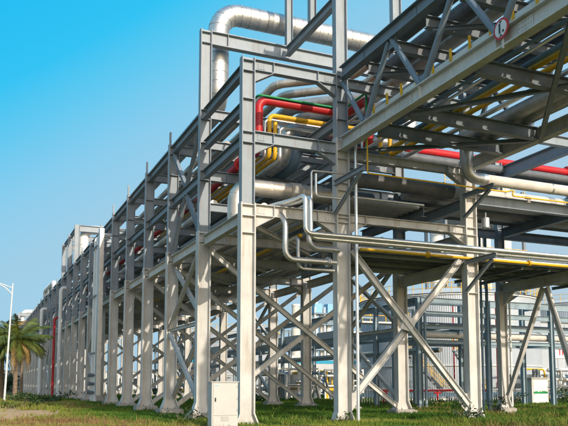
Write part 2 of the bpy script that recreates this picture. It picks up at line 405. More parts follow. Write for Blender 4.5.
# ---------------------------------------------------------------- bridge in front of the rack
V0 = 6.5
br = thing('pipe_bridge', 'latticed steel pipe bridge reaching from the front columns over the road', 'pipe bridge', (UB, V[0], 0))
N0 = V[0]-.2
ibeam('upper_chord', (UB, V0, 15.12), (UB, N0, 15.12), .56, .34, 'steel_b', br)
ibeam('lower_chord', (UB, V0, 11.98), (UB, N0, 11.98), .58, .36, 'fire', br, tf=.05, tw=.05)
ibeam('upper_chord', (UC-.1, V0, 15.1), (UC-.1, N0, 15.1), .56, .34, 'steel_b', br)
ibeam('lower_chord', (UC-.1, V0, 11.8), (UC-.1, N0, 11.8), .54, .36, 'fire', br, tf=.05, tw=.05)
for u, off in ((UB, 24.75), (UC-.1, 22.8)):
    vv = off
    if u == UB: box('diagonal', (u, N0, 14.75), (u, off+.1, 12.35), .2, .2, 'steel_b', br, bev=.05)
    else: box('diagonal', (u, off+.05, 12.1), (u, off+2.0, 14.8), .2, .2, 'steel_b', br, bev=.05); box('diagonal', (u, off+2.1, 14.8), (u, N0, 12.2), .2, .2, 'steel_b', br, bev=.05)
    while vv > V0+4.2:
        zl = 12.28 if u == UB else 12.08
        box('diagonal', (u, vv-.1, zl), (u, vv-1.95, 14.84), .2, .2, 'steel_b', br, bev=.05)
        box('diagonal', (u, vv-2.15, 14.84), (u, vv-4.0, zl), .2, .2, 'steel_b', br, bev=.05)
        prism('gusset', [(u,vv-4.5,zl),(u,vv-3.7,zl),(u,vv-3.85,zl+.35),(u,vv-4.35,zl+.35)], (1,0,0), .03, 'steel_b', br)
        prism('gusset', [(u,vv-2.5,14.84),(u,vv-1.6,14.84),(u,vv-1.8,14.5),(u,vv-2.3,14.5)], (1,0,0), .03, 'steel_b', br)
        box('web_stiffener', (u, vv-4.1, zl-.53), (u, vv-4.1, zl-.05), .02, .33, 'fire', br, up=(0,1,0))
        vv -= 4.1
for vv in (24.05, 22.0, 17.9, 13.8, 9.7):
    ibeam('cross_beam', (UB+.18, vv, 11.80), (UC-.28, vv, 11.80), .5, .3, 'steel_mid', br)
for vv in (24.7, 22.65, 20.6, 18.55, 16.5, 14.45, 12.4, 10.3, 8.3):
    ibeam('cross_beam', (UB+.18, vv, 14.62), (UC-.28, vv, 14.62), .42, .26, 'steel_mid', br)
for a, b in ((22.0, 13.8), (13.8, 7.0)):
    ibeam('lateral_brace', (UB+.25, a-.2, 11.62), (UC-.3, b+.2, 11.62), .16, .16, 'steel_mid', br)
    ibeam('lateral_brace', (UC-.3, a-.2, 11.44), (UB+.25, b+.2, 11.44), .16, .16, 'steel_mid', br)
ibeam('lateral_brace', (UB+.25, N0-.2, 11.62), (UC-.3, 22.2, 11.62), .16, .16, 'steel_mid', br)
for a in (24.6, 20.5, 16.4, 12.3):
    ibeam('lateral_brace', (UB+.25, a-.2, 14.2), (UC-.3, a-3.9, 14.2), .16, .16, 'steel_mid', br)
for u in (UB, UC):
    column(br, u, V0, 11.5, 15.0)
# ---------------------------------------------------------------- branch rack to the right
bk = thing('branch_pipe_rack', 'branch pipe rack leaving to the right behind the chevron braces', 'pipe rack', (UD, V[1], 0))
UE = 34.6
for u in (UD, UE):
    column(bk, u, V[1], 7.0, 14.6, s=.85)
    if u > UD: column(bk, u, V[0], 7.0, 14.6, s=.85)
c_, u_ = column(bk, UD+.0, V[0]-.0, 7.0, 14.6, s=.85)
for u in (UC, UD, UE):
    a, b = V[0]+.22, V[1]-.22
    ibeam('side_beam', (u, a, 7.13), (u, b, 7.13), .54, .34, 'fire', bk, tf=.05, tw=.05)
    if u > UC: 
        ibeam('side_beam', (u, V[0]-2, 10.32), (u, b, 10.32), .52, .34, 'steel_dark', bk)
        ibeam('side_beam', (u, a, 13.85), (u, V[1]+1.6, 13.85), .7, .34, 'steel', bk)
    else:
        ibeam('side_beam', (u, a, 10.1), (u, b, 10.1), .5, .34, 'steel', bk)
    if u > UC:
        mid = 29.35
        box('web_stiffener', (u, mid, 6.9), (u, mid, 7.36), .03, .33, 'fire', bk, up=(0,1,0))
        ibeam('chevron_brace', (u, mid+.12, 6.8), (u, V[1]-.35, 1.0), .24, .2, 'fire', bk)
        ibeam('chevron_brace', (u, mid-.12, 6.8), (u, V[0]+.35, 1.0), .24, .2, 'fire', bk)
        haunch(bk, u, 1, V[1], 6.8, 'fire')
        prism('haunch', [(u, V[1]-.25, 6.85),(u, V[1]-1.1, 6.85),(u, V[1]-.25, 6.1)], (1,0,0), .14, 'fire', bk)
for z in (10.55, 14.1):
    for v in (V[0], V[1]):
        ibeam('cross_beam', (UC+.3, v, z-.25), (UD-.28, v, z-.25), .5, .3, 'steel', bk)
        ibeam('cross_beam', (UD+.28, v, z-.25), (UE-.28, v, z-.25), .5, .3, 'steel_dark', bk)
ibeam('side_beam', (15.1, V[0]+.2, 7.2), (15.1, V[1], 7.2), .4, .3, 'steel_dark', bk)
ibeam('side_beam', (18.6, V[0]+.2, 9.5), (18.6, V[1]-.1, 9.5), .45, .3, 'steel_dark', bk)
ibeam('hanger', (15.1, V[0]+1.2, 7.4), (15.1, V[0]+1.2, 8.6), .2, .2, 'steel_dark', bk)
ibeam('hanger', (15.1, V[1], 7.4), (15.1, V[1], 8.4), .2, .2, 'steel_dark', bk)
for u in (22.6, 24.3, 26.0, 29.5, 31.3):
    ibeam('deck_joist', (u, V[0]+.3, 7.3), (u, V[1]-.3, 7.3), .16, .14, 'steel_dark', bk)
# ---------------------------------------------------------------- pipes
ORD = 'first second third fourth fifth sixth seventh eighth ninth tenth eleventh twelfth thirteenth fourteenth fifteenth sixteenth seventeenth'.split()
CW = dict(alu='silver', alu_dull='dull grey', stain='bright steel', bronze='brown', dark_pipe='dark', yellow='yellow', white='white', cream='cream')
FAR = V[NF-1]
# large insulated duct over the tall portal
P = [(10.95, FAR, 15.75), (10.95, 33.95, 15.75), (10.95, 33.95, 20.88), (22.4, 33.95, 20.88), (22.4, 33.95, 16.0)]
d = pipe('insulated_duct', P, .55, 'alu', 'huge silver clad duct arching over the tallest portal frame', 'duct', R=1.15, seg=24)
rings('cladding_seam', d, P, 1.15, .55, .5, 'steel_dark', t=.008, wd=.03, rng_=lambda p: p.y < 70)
box('duct_saddle', (18.2, 33.95, 19.1), (18.2, 33.95, 20.36), .3, .5, 'steel', d, up=(1,0,0))
# second silver duct and far loops
for k, (P, r) in enumerate((([(10.8, V[9]+1, 15.6), (10.8, V[9]+1, 18.9), (15.5, V[9]+1, 18.9), (15.5, V[9]+1, 15.4)], .5),
    ([(10.6, 124.5, 15.1), (10.6, 124.5, 17.0), (10.6, 110.5, 16.6), (10.6, 110.5, 15.1)], .42),
    ([(10.8, V[27]+1, 15.6), (10.8, V[27]+1, 19.6), (15.5, V[27]+1, 19.6), (15.5, V[27]+1, 15.4)], .5))):
    pipe('expansion_loop', P, r, 'white', ['white insulated loop rising beside the second tall portal', 'white hairpin pipe loop above the rack near the red riser', 'white pipe loop on the farthest portal above the palm crowns'][k], 'pipe', R=1.0, seg=18, band=1.2, bandm='alu_dull')
# upper deck pipes that step sideways onto the bridge
ups = [(12.75, 30.6, 15.7, 28.3, .2, 'alu_warm', 15.95), (13.55, 31.5, 16.6, 29.0, .2, 'alu_warm', 15.9), (14.4, 32.3, 17.5, 29.6, .34, 'alu_dull', 15.7), (15.5, 33.2, 18.7, 30.4, .38, 'dark_pipe', 15.6), (16.7, 34.0, 19.9, 31.1, .42, 'dark_pipe', 15.55)]
uplab = ['brown insulated pipe stepping sideways nearest the sky above the red pipe', 'second brown insulated pipe stepping sideways just under the first', 'dark pipe stepping sideways inside the two brown ones', 'dark pipe on the top deck, second from the brown pair', 'dark pipe on the top deck along the far edge of the bridge']
for (ua, va, ub, vb, r, m, z), lb in zip(ups, uplab):
    pipe('top_deck_pipe', [(ua, FAR, z), (ua, va, z), (ub, vb, z), (ub, V0, z)], r, m, lb, R=1.0, seg=18, band=2.4, bandm=m)
pipe('top_deck_pipe', [(16.35, N0, 15.52), (16.35, V0, 15.52)], .38, 'dark_pipe', 'thick dark pipe over the near edge of the bridge', seg=18)
pipe('top_deck_pipe', [(15.05, N0-1, 15.35), (15.05, V0, 15.35)], .26, 'dark_pipe', 'thin dark pipe beside the upper chord of the bridge', seg=14)
for k, (u, r, m) in enumerate(((17.9, .3, 'dark_pipe'), (19.0, .36, 'alu_dull'), (20.1, .3, 'dark_pipe'))):
    pipe('top_deck_pipe', [(u, V[1]+4, 15.12+r), (u, FAR, 15.12+r)], r, m, f'{CW[m]} straight pipe deep on the top deck, {ORD[k]} from the left', group='hidden top deck pipes')
# red pipe with its loop
P = [(11.5, FAR, 12.26), (11.5, 29.6, 12.26), (11.5, 29.6, 14.62), (16.05, 29.6, 14.62), (16.05, 27.5, 14.62), (16.05, 27.5, 12.4), (16.05, 32.5, 12.4)]
pipe('red_pipe', P, .2, 'red', 'glossy red pipe looping up and across between the two front columns', R=.42, seg=18, group=None)
P = [(11.4, 31.5, 14.92), (11.4, 29.35, 14.92), (15.75, 29.35, 14.92), (15.75, 27.2, 14.92), (15.75, 27.2, 12.2), (15.75, 30.5, 12.2)]
P = [(a, b, 14.74 if c > 14 else c) for a, b, c in P]
pipe('green_pipe', P, .055, 'green', 'thin green pipe running in front of the red loop', R=.18, seg=10)
for k, (ua, ub, vv, z, r, m, lb) in enumerate((
    (12.15, 16.75, 29.9, 14.1, .1, 'yellow', 'yellow pipe rising first beside the red riser then turning right'),
    (12.5, 17.3, 30.05, 14.0, .1, 'yellow', 'second yellow pipe rising just right of the first'),
    (11.95, 15.7, 29.95, 13.9, .06, 'stain', 'thin silver pipe rising between the red riser and the yellow pair'),
    (12.85, 18.0, 30.3, 13.75, .10, 'stain', 'silver pipe rising right of the yellow pair'),
    )):
    pipe('loop_pipe', [(ua, FAR, 12.02+r), (ua, vv, 12.02+r), (ua, vv, z), (ub, vv, z), (ub, vv-2.2-.1*k, z), (ub, vv-2.2-.1*k, 12.07+r), (ub, V0, 12.07+r)], r, m, lb, R=.26, seg=12)
P = [(13.3, FAR, 12.3), (13.3, 30.6, 12.3), (13.3, 30.6, 13.9), (19.4, 30.6, 13.9)]
pipe('clad_pipe', P, .27, 'alu', 'silver clad elbow with a collar rising behind the mid cross beam', R=.6, seg=18, band=.55, bandm='alu_dull', lim=lambda p: p.y < 45)
P = [(14.05, FAR, 12.36), (14.05, 31.2, 12.36), (14.05, 31.2, 13.75), (20.0, 31.2, 13.75)]
pipe('dark_riser_pipe', P, .34, 'bluepipe', 'dark blue grey pipe turning up right of the clad elbow', R=.7, seg=18)
# other mid deck pipes in the rack
for k, (u, r, m) in enumerate(((10.6,.12,'alu'), (11.05,.07,'stain'), (15.0,.2,'alu_dull'), (15.7,.3,'dark_pipe'), (16.5,.16,'alu'), (17.3,.28,'alu_dull'), (18.2,.2,'dark_pipe'), (19.1,.3,'alu'), (19.9,.14,'yellow'))):
    pipe('mid_deck_pipe', [(u, V[1]+1.2, 12.02+r), (u, FAR, 12.02+r)], r, m, f'{CW[m]} middle deck pipe inside the rack, {ORD[k]} from the facade', group='middle deck pipes')
for k, (u, r, m) in enumerate(((10.7,.16,'alu'), (11.4,.22,'bronze'), (12.2,.12,'stain'), (12.9,.2,'dark_pipe'), (13.6,.12,'yellow'), (15.2,.24,'alu'), (16.2,.14,'alu'), (17.2,.2,'bronze'))):
    pipe('third_deck_pipe', [(u, V[1]+.9, 13.52+r), (u, FAR, 13.52+r)], r, m, f'{CW[m]} pipe just below the top deck, {ORD[k]} from the facade', group='third deck pipes')
# low deck pipes
low = [(10.55,.13,'alu'), (11.0,.17,'alu_dull'), (11.5,.1,'stain'), (11.85,.12,'alu'), (12.3,.15,'bronze'), (12.75,.09,'stain'), (13.1,.15,'alu'), (13.6,.12,'alu_dull'), (14.7,.1,'yellow'), (15.2,.2,'alu_dull'), (15.9,.26,'alu'), (16.7,.16,'bronze'), (17.3,.22,'dark_pipe'), (18.0,.12,'stain'), (18.6,.24,'alu_dull'), (19.4,.2,'bronze'), (20.1,.14,'alu')]
for k, (u, r, m) in enumerate(low):
    v0 = 27.6 if u < 14.2 else V[1]-.8
    pipe('low_deck_pipe', [(u, v0, 8.95+r), (u, FAR, 8.95+r)], r, m, f'{CW[m]} pipe on the lowest deck, {ORD[k]} from the left facade', group='low deck pipes')
for k, (u, r, m) in enumerate(((10.7,.2,'alu'), (11.6,.16,'dark_pipe'), (12.6,.25,'alu_dull'), (16.0,.25,'dark_pipe'), (17.4,.2,'alu'), (18.8,.25,'bronze'))):
    pipe('second_deck_pipe', [(u, V[1]+.8, 10.42+r), (u, FAR, 10.42+r)], r, m, f'{CW[m]} pipe on the second deck, {ORD[k]} from the left facade', group='second deck pipes')
# big clad cross pipe behind the left front column
P = [(10.25, 40, 9.35), (10.25, 29.0, 9.35), (10.25, 29.0, 10.3), (15.2, 29.0, 10.3)]
P = [(10.22, 29.0, 8.7), (10.22, 29.0, 10.3), (14.9, 29.0, 10.3)]
d = pipe('clad_cross_pipe', P, .37, 'alu_warm', 'cream clad pipe with an elbow behind the left front column', R=.72, seg=20, band=.85, bandm='alu_warm', lim=lambda p: p.x < 12.2)
link('collar', ring_mesh(.37, .05, .5, 'conc', 20), d, axes((13.0,29.0,10.3),(13.5,29,10.3),(0,0,1))[0])
link('collar', ring_mesh(.37, .03, .12, 'alu_dull', 20), d, axes((13.45,29.0,10.3),(14,29,10.3),(0,0,1))[0])
pipe('dark_cross_pipe', [(14.9, 29.0, 10.3), (17.0, 29.0, 10.3)], .36, 'dark_pipe', 'dark grey continuation of the cream pipe beyond its collar', seg=18)
# bridge deck
for k, (u, r, m, lb) in enumerate(((15.35,.06,'bluepipe','thin blue pipe nearest the cable tray on the bridge'), (18.0,.07,'alu_dull','grey pipe right of the yellow pair on the bridge'), (16.42,.1,'bluepipe','blue grey pipe beside the yellow pair on the bridge'), (19.35,.3,'alu_dull','large grey pipe on the far side of the bridge deck'), (20.1,.3,'alu_dull','large grey pipe beside the far truss of the bridge'))):
    pipe('bridge_pipe', [(u, 25.6, 12.08+r), (u, V0, 12.08+r)], r, m, lb, seg=16)
t = thing('cable_tray', 'pale cable tray on yellow posts running inside the bridge', 'cable tray', (15.05, 25.4, 12.08))
slab('tray_side', (14.86, V0, 12.72), (14.9, 25.5, 13.02), 'white', t)
slab('tray_side', (15.26, V0, 12.72), (15.3, 25.5, 13.02), 'white', t)
slab('tray_floor', (14.9, V0, 12.74), (15.26, 25.5, 12.77), 'alu_dull', t)
slab('lower_duct', (14.9, V0, 12.3), (15.2, 25.5, 12.6), 'bluepipe', t)
vv = 25.0
while vv > V0+.5:
    box('post', (14.82, vv, 12.06), (14.82, vv, 13.3), .075, .07, 'yellow', t, up=(0,1,0)); vv -= 1.05
# pipes on the front brackets
for k, (u, v, z) in enumerate(((11.72, 25.05, 7.56), (12.02, 25.22, 7.43))):
    r = .095
    P = [(u-.75, 27.9, 9.03), (u, 26.25-.0*k, 9.32), (u, v, 9.32), (u, v, z), (36, v, z)]
    P = [(u-.55, 28.2, 9.2), (u-.1, v+.6, 9.05), (u, v, 9.1), (u, v, z), (36, v, z)]
    pipe('front_pipe', P, r, 'stain', ['left one of two bright steel pipes dropping before the front column', 'right one of two bright steel pipes dropping before the front column'][k], R=.24, seg=14)
pipe('front_pipe', [(11.1, 28.8, 9.0), (11.42, 26.9, 8.7), (11.42, 26.35, 8.2), (11.42, 26.35, 6.72), (13.7, 26.35, 6.72)], .12, 'alu', 'steel pipe bending low to a flange on the front column', R=.4, seg=14)
o = bpy.context.scene.objects
pipe('front_pipe', [(12.2, 28.5, 7.78), (12.2, 26.8, 7.78), (12.2, 26.8, 6.45), (13.85, 26.8, 6.45)], .075, 'alu', 'thin steel pipe with the lowest bend left of the front column', R=.25, seg=12)
pipe('front_pipe', [(12.55, 28.8, 9.1), (12.55, 26.5, 9.1), (12.55, 26.5, 7.28), (13.95, 26.5, 7.28)], .12, 'alu', 'steel pipe curving in below the twin bright pipes', R=.4, seg=14)
pipe('instrument_pipe', [(12.6, 26.35, 9.0), (12.6, 26.35, 10.52), (14.3, 26.35, 10.58)], .045, 'alu', 'thin outer tube bent square above the twin pipes', R=.12, seg=10)
pipe('instrument_pipe', [(12.86, 26.45, 10.45), (12.86, 26.45, 9.5), (14.1, 26.45, 9.5)], .055, 'stain', 'thin inner tube bent down and right above the twin pipes', R=.14, seg=10)
pipe('drain_pipe', [(14.62, 26.2, 12.4), (14.62, 26.2, .15)], .07, 'stain', 'thin bright vertical pipe beside the central front column', seg=12)
pipe('gas_line', [(14.5, 25.0, 11.75), (14.5, 25.0, 10.27), (21.6, 25.0, 10.25), (22.1, 25.0, 10.4), (21.9, 25.0, 10.1), (36, 25.0, 10.2)], .035, 'yellow', 'thin yellow line dropping from the bridge and turning right', R=.08, seg=8)
pipe('yellow_branch_pipe', [(14.9, 26.35, 7.38), (36, 26.35, 7.38)], .066, 'yellow', 'bright yellow pipe along the edge of the branch deck', seg=12)
# branch decks
for k, (v, r, m) in enumerate(((26.95,.12,'alu'), (27.5,.2,'dark_pipe'), (28.1,.25,'alu_dull'), (28.8,.2,'dark_pipe'), (29.45,.24,'dark_pipe'), (30.1,.2,'bronze'), (30.8,.26,'dark_pipe'), (31.5,.18,'alu_dull'), (32.05,.16,'alu'))):
    pipe('branch_pipe', [(15.0, v, 7.42+r), (36, v, 7.42+r)], r, m, f'{CW[m]} pipe on the lower branch deck, {ORD[k]} behind the yellow edge pipe', group='lower branch deck pipes', seg=14)
pipe('dark_cross_pipe', [(15.2, 30.5, 10.8), (15.2, 27.65, 10.8), (20.6, 27.65, 10.8)], .34, 'dark_pipe', 'shaded run of the large cream pipe, coloured dark, between the two right front columns', R=.75, seg=20)  # left run of the cream pipe below, its shade put into the dark colour
pipe('cream_pipe', [(20.6, 27.65, 10.8), (36, 27.65, 10.8)], .345, 'cream', 'large cream pipe on the upper branch deck at the right edge', seg=20)
P = [(20.05, 25.72, 13.6), (20.05, 25.72, 10.93), (36, 25.72, 10.93)]
d = pipe('silver_elbow_pipe', P, .25, 'cream', 'pale pipe with a silver elbow in front of the right front column', R=.55, seg=20)
tube('elbow_cover', [(20.05, 25.72, 12.6), (20.05, 25.72, 10.93), (21.1, 25.72, 10.93)], .262, 'alu', d, 20, .55)
for k, (v, r, m) in enumerate(((28.6,.22,'bronze'), (29.2,.25,'alu_dull'), (29.85,.25,'dark_pipe'), (30.5,.22,'bronze'), (31.15,.25,'alu_dull'), (31.8,.2,'dark_pipe'))):
    pipe('branch_pipe', [(18.9, v, 10.6+r), (36, v, 10.6+r)], r, m, f'{CW[m]} pipe on the upper branch deck, {ORD[k]} behind the cream pipe', group='upper branch deck pipes', seg=14)
for k in range(9):
    v = 26.75+k*.42
    pipe('parallel_pipe', [(14.75, v, 9.72), (18.4-.02*k, v, 9.72)], .13 if k else .06, 'alu' if k == 0 else 'alu_dull', f'grey short pipe of the ribbed bundle, {ORD[k-1]} behind its bright front pipe' if k else 'bright front pipe of the ribbed bundle right of the central front column', group='ribbed pipe bundle' if k else None, seg=12)
pipe('far_red_pipe', [(12.9, 33.2, 14.8), (36, 33.2, 14.8)], .23, 'red', 'red pipe crossing behind the bridge to the right edge', seg=18)
pipe('branch_top_pipe', [(19, 32.3, 14.0), (36, 32.3, 14.0)], .24, 'dark_pipe', 'dark pipe below the crossing red pipe at right', seg=18)
for k, u in enumerate((26.55, 26.95)):
    pipe('conduit', [(u, 33.1, 10.5), (u, 33.1, .2)], .09 if k else .07, 'bluepipe', ['thinner of two dark conduits left of the chevron column', 'thicker of two dark conduits left of the chevron column'][k], seg=10)
pipe('conduit', [(28.75, 33.3, 7.2), (28.75, 33.3, .1)], .06, 'white', 'thin pale pipe right of the chevron column', seg=10)
# ---------------------------------------------------------------- small fittings
def lamp_can(name, p, label, tilt=0):
    t = thing(name, label, 'lamp', p)
    tube('housing', [p, (p[0], p[1], p[2]-.42)], .17, 'alu', t, 16)
    tube('bezel', [(p[0],p[1],p[2]-.42),(p[0],p[1],p[2]-.47)], .19, 'steel_dark', t, 16)
    tube('stem', [(p[0],p[1],p[2]+.25),(p[0],p[1],p[2])], .035, 'steel', t, 8)
lamp_can('floodlight', (17.7, 24.35, 12.05), 'round metal floodlight hanging under the bridge beams')
lamp_can('floodlight', (20.75, 25.4, 9.05), 'round metal floodlight hanging beside the right front column')
def valve(p, label, m='red_dull', group=None):
    t = thing('valve', label, 'valve', p, group)
    tube('valve_body', [(p[0]-.14,p[1],p[2]),(p[0]+.14,p[1],p[2])], .07, m, t, 10)
    tube('valve_stem', [p,(p[0],p[1],p[2]-.2)], .03, m, t, 8)
    tube('handwheel', [(p[0],p[1],p[2]-.2),(p[0],p[1],p[2]-.24)], .11, m, t, 10)
valve((27.45, 26.2, 7.05), 'small dark red valve hanging left under the yellow branch pipe')
valve((28.0, 26.2, 7.0), 'small dark red valve hanging right under the yellow branch pipe')
valve((22.9, 25.05, 10.12), 'brown drain valve on the thin yellow line', 'bronze')
# height limit sign
t = thing('height_sign', 'round white height limit sign with a red rim on the bridge chord', 'sign', (14.0, 16.2, 12.15))
sx = 14.02
def disc(name, r, x, m, th=.02):
    return tube(name, [(x, 16.2, 12.2), (x-th, 16.2, 12.2)], r, m, t, 32)
disc('sign_rim', .325, sx, 'red'); disc('sign_face', .255, sx-.021, 'white', .006)
def textmesh(name, txt, size, m, mw, parent, **k):
    cu = bpy.data.curves.new(name, 'FONT'); cu.body = txt; cu.size = size; cu.align_x = 'CENTER'; cu.align_y = 'CENTER'; cu.extrude = .003; cu.offset = size*.03
    ob = bpy.data.objects.new(name+'_curve', cu); COL.objects.link(ob)
    dg = bpy.context.evaluated_depsgraph_get(); me = bpy.data.meshes.new_from_object(ob.evaluated_get(dg))
    bpy.data.objects.remove(ob); me.materials.clear(); me.materials.append(M[m])
    return link(name, me, parent, mw, **k)
face = Matrix(((0,0,-1,0),(-1,0,0,0),(0,1,0,0),(0,0,0,1)))   # text facing -X
mw = Matrix.Translation((sx-.032, 16.2, 12.2)) @ face
textmesh('lettering', '1.', .42, 'black', mw, t)
prism('arrow_mark', [(sx-.03,16.2,12.365),(sx-.03,16.13,12.435),(sx-.03,16.27,12.435)], (1,0,0), .006, 'black', t)
prism('arrow_mark', [(sx-.03,16.2,12.035),(sx-.03,16.13,11.965),(sx-.03,16.27,11.965)], (1,0,0), .006, 'black', t)
box('sign_post', (14.06, 16.2, 11.6), (14.06, 16.2, 12.5), .06, .04, 'fire', t, up=(0,1,0))
# grey cabinet in front of column A
t = thing('electrical_cabinet', 'tall light grey electrical cabinet in front of the left front column', 'cabinet', (8.42, 25.0, 0))
slab('plinth', (7.98, 25.08, -.05), (8.92, 25.48, .12), 'conc', t)
slab('body', (7.95, 25.03, .12), (8.95, 25.5, 1.74), 'cab', t, bev=.015)
slab('top_cap', (7.92, 25.0, 1.742), (8.98, 25.53, 1.785), 'cab', t, bev=.01)
slab('door', (8.0, 25.005, .56), (8.90, 25.028, 1.71), 'cab', t, bev=.006)
slab('lower_panel', (8.0, 25.005, .15), (8.90, 25.028, .53), 'cab', t, bev=.006)
for k in range(6): slab('louvre', (8.3, 24.985, .36+k*.03), (8.6, 25.004, .372+k*.03), 'cab', t)
for z in (.7, 1.1, 1.55): tube('hinge', [(8.915,25.012,z),(8.915,25.012,z+.09)], .013, 'steel', t, 8)
for k in range(3): tube('conduit', [(8.2+.12*k,25.45,-.05),(8.2+.12*k,25.56,.3),(8.2+.12*k,25.56,1.2)], .025, 'steel_dark', t, 8)
slab('handle', (8.06, 24.975, 1.06), (8.10, 25.004, 1.2), 'black', t)
slab('nameplate', (8.06, 24.998, 1.62), (8.2, 25.004, 1.65), 'fblue', t)
# ---------------------------------------------------------------- bolted splices and pipe flanges
def plate(par, p, xdir, ydir, w_, h_, nx_, ny_, m):
    key = ('pl', w_, h_, nx_, ny_, m)
    if key not in CACHE:
        v_ = [(-w_/2,-h_/2,0),(w_/2,-h_/2,0),(w_/2,h_/2,0),(-w_/2,h_/2,0),(-w_/2,-h_/2,.014),(w_/2,-h_/2,.014),(w_/2,h_/2,.014),(-w_/2,h_/2,.014)]
        f_ = [(3,2,1,0),(4,5,6,7),(0,1,5,4),(1,2,6,5),(2,3,7,6),(3,0,4,7)]
        for i in range(nx_):
            for j in range(ny_):
                cx, cy = w_*((i+.5)/nx_-.5), h_*((j+.5)/ny_-.5); b0 = len(v_)
                for z in (.014, .034):
                    for q in range(6): v_.append((cx+.021*math.cos(q*1.0472), cy+.021*math.sin(q*1.0472), z))
                f_ += [(b0+q, b0+(q+1)%6, b0+6+(q+1)%6, b0+6+q) for q in range(6)]+[tuple(range(b0+6,b0+12))]
        CACHE[key] = mk('bolted_plate', v_, f_, m)
    x = Vector(xdir).normalized(); y = Vector(ydir).normalized(); z = x.cross(y)
    mw = Matrix((x,y,z)).transposed().to_4x4(); mw.translation = Vector(p); link('bolted_plate', CACHE[key], par, mw)
for vv in (25.4, 21.6, 15.4, 11.2):
    plate(br, (UB-.035, vv, 11.98), (0,-1,0), (0,0,1), .62, .4, 5, 3, 'fire')
    plate(br, (UB-.025, vv-.4, 15.12), (0,-1,0), (0,0,1), .6, .38, 5, 3, 'steel_b')
for (u, z, m) in ((UA+.62, 8.73, 'fire'), (UB-.62, 8.73, 'fire'), (UA+.6, 11.8, 'steel'), (UB-.6, 11.8, 'steel'), (UA+.6, 14.86, 'steel'), (UB-.6, 14.86, 'steel'), (UB+.62, 8.77, 'fire'), (UC-.62, 8.77, 'fire'), (UC-.62, 11.57, 'fire')):
    plate(rack, (u, V[0]-.015, z), (1,0,0), (0,0,1), .34, .26, 3, 3, m)
for n in range(1, 7):
    for z in (11.74, 14.79): plate(rack, (UA-.015, V[n]+.5, z), (0,-1,0), (0,0,1), .3, .28, 3, 3, 'steel_b')
    plate(rack, (UA-.015, V[n]+.55, 8.47), (0,-1,0), (0,0,1), .34, .3, 3, 3, 'fire')
def flange(o, p, dr, r, m):
    a = Vector(dr).normalized()*.035
    for sg in (-1, 1): link('flange', ring_mesh(r, r*.55+.03, .045, m, 16), o, axes(Vector(p)+a*sg, Vector(p)+a*(sg+2), (0,0,1))[0])
for o in list(COL.objects):
    if o.parent is None and o.type == 'MESH':
        nm = o.name.split('.')[0]; mw = W[o]
        def P_(x, y, z, d, r, m):
            flange(o, (x,y,z), d, r, m)
        if nm == 'red_pipe': P_(11.5,32.0,12.26,(0,1,0),.2,'red')
        if nm == 'far_red_pipe':
            for x in (14.5,33.5): P_(x,33.2,14.8,(1,0,0),.23,'red')
        if nm == 'yellow_branch_pipe':
            for x in (18.3,24.0,27.2): P_(x,26.35,7.38,(1,0,0),.066,'yellow')
        if nm == 'cream_pipe':
            for x in (23.6, 26.6, 27.5): link('collar', ring_mesh(.345,.014,.4 if x > 24 else .12,'alu_dull',20), o, axes((x,27.65,10.8),(x+1,27.65,10.8),(0,0,1))[0])
        if nm == 'silver_elbow_pipe': link('collar', ring_mesh(.25,.012,.1,'alu',20), o, axes((24.9,25.72,10.93),(26,25.72,10.93),(0,0,1))[0])
        if nm == 'front_pipe' and o['label'].endswith('the front column') and 'flange' in o['label']: P_(13.35,26.35,6.72,(1,0,0),.12,'alu')
# ---------------------------------------------------------------- risers on the left facade
def riser_group(v, label, cat='pipe riser'):
    t = thing('valve_riser', label, cat, (9.1, v, 0))
    for k, (dv, r, m) in enumerate(((0,.14,'white'), (.9,.1,'alu'), (1.7,.16,'white'))):
        tube('riser_pipe', [(9.15, v+dv, .3), (9.15, v+dv, 14.0), (10.2, v+dv, 14.0)], r, m, t, 12, .3)
        for z in (1.0, 1.7, 2.4):
            tube('valve_body', [(9.15-.3, v+dv, z), (9.15+.2, v+dv, z)], .12, 'steel_dark', t, 10)
            tube('handwheel', [(9.15-.33, v+dv, z), (9.15-.37, v+dv, z)], .19, 'steel_dark', t, 12)
    for z in (4.2, 8.9, 13.0):
        box('riser_support', (8.95, v-.2, z), (8.95, v+2.0, z), .1, .1, 'steel', t)
    slab('cable_trough', (8.95, v-1.6, .8), (9.3, v-.9, 14.2), 'alu_dull', t)
riser_group(59.8, 'group of pale vertical pipes with dark valves at the foot of the facade')
pipe('red_riser', [(9.2, 94.5, .1), (9.2, 94.5, 10.0), (10.3, 94.5, 10.0)], .15, 'red', 'tall red vertical pipe on the far left facade', R=.35)
pipe('white_riser', [(9.2, 88.0, .1), (9.2, 88.0, 13.0), (10.3, 88.0, 13.0)], .22, 'white', 'tall white vertical pipe just right of the red riser', R=.4)
pipe('white_riser', [(9.2, 114.0, .1), (9.2, 114.0, 13.0), (10.3, 114.0, 13.0)], .25, 'white', 'white vertical pipe behind the palms, left of the red riser', R=.4)
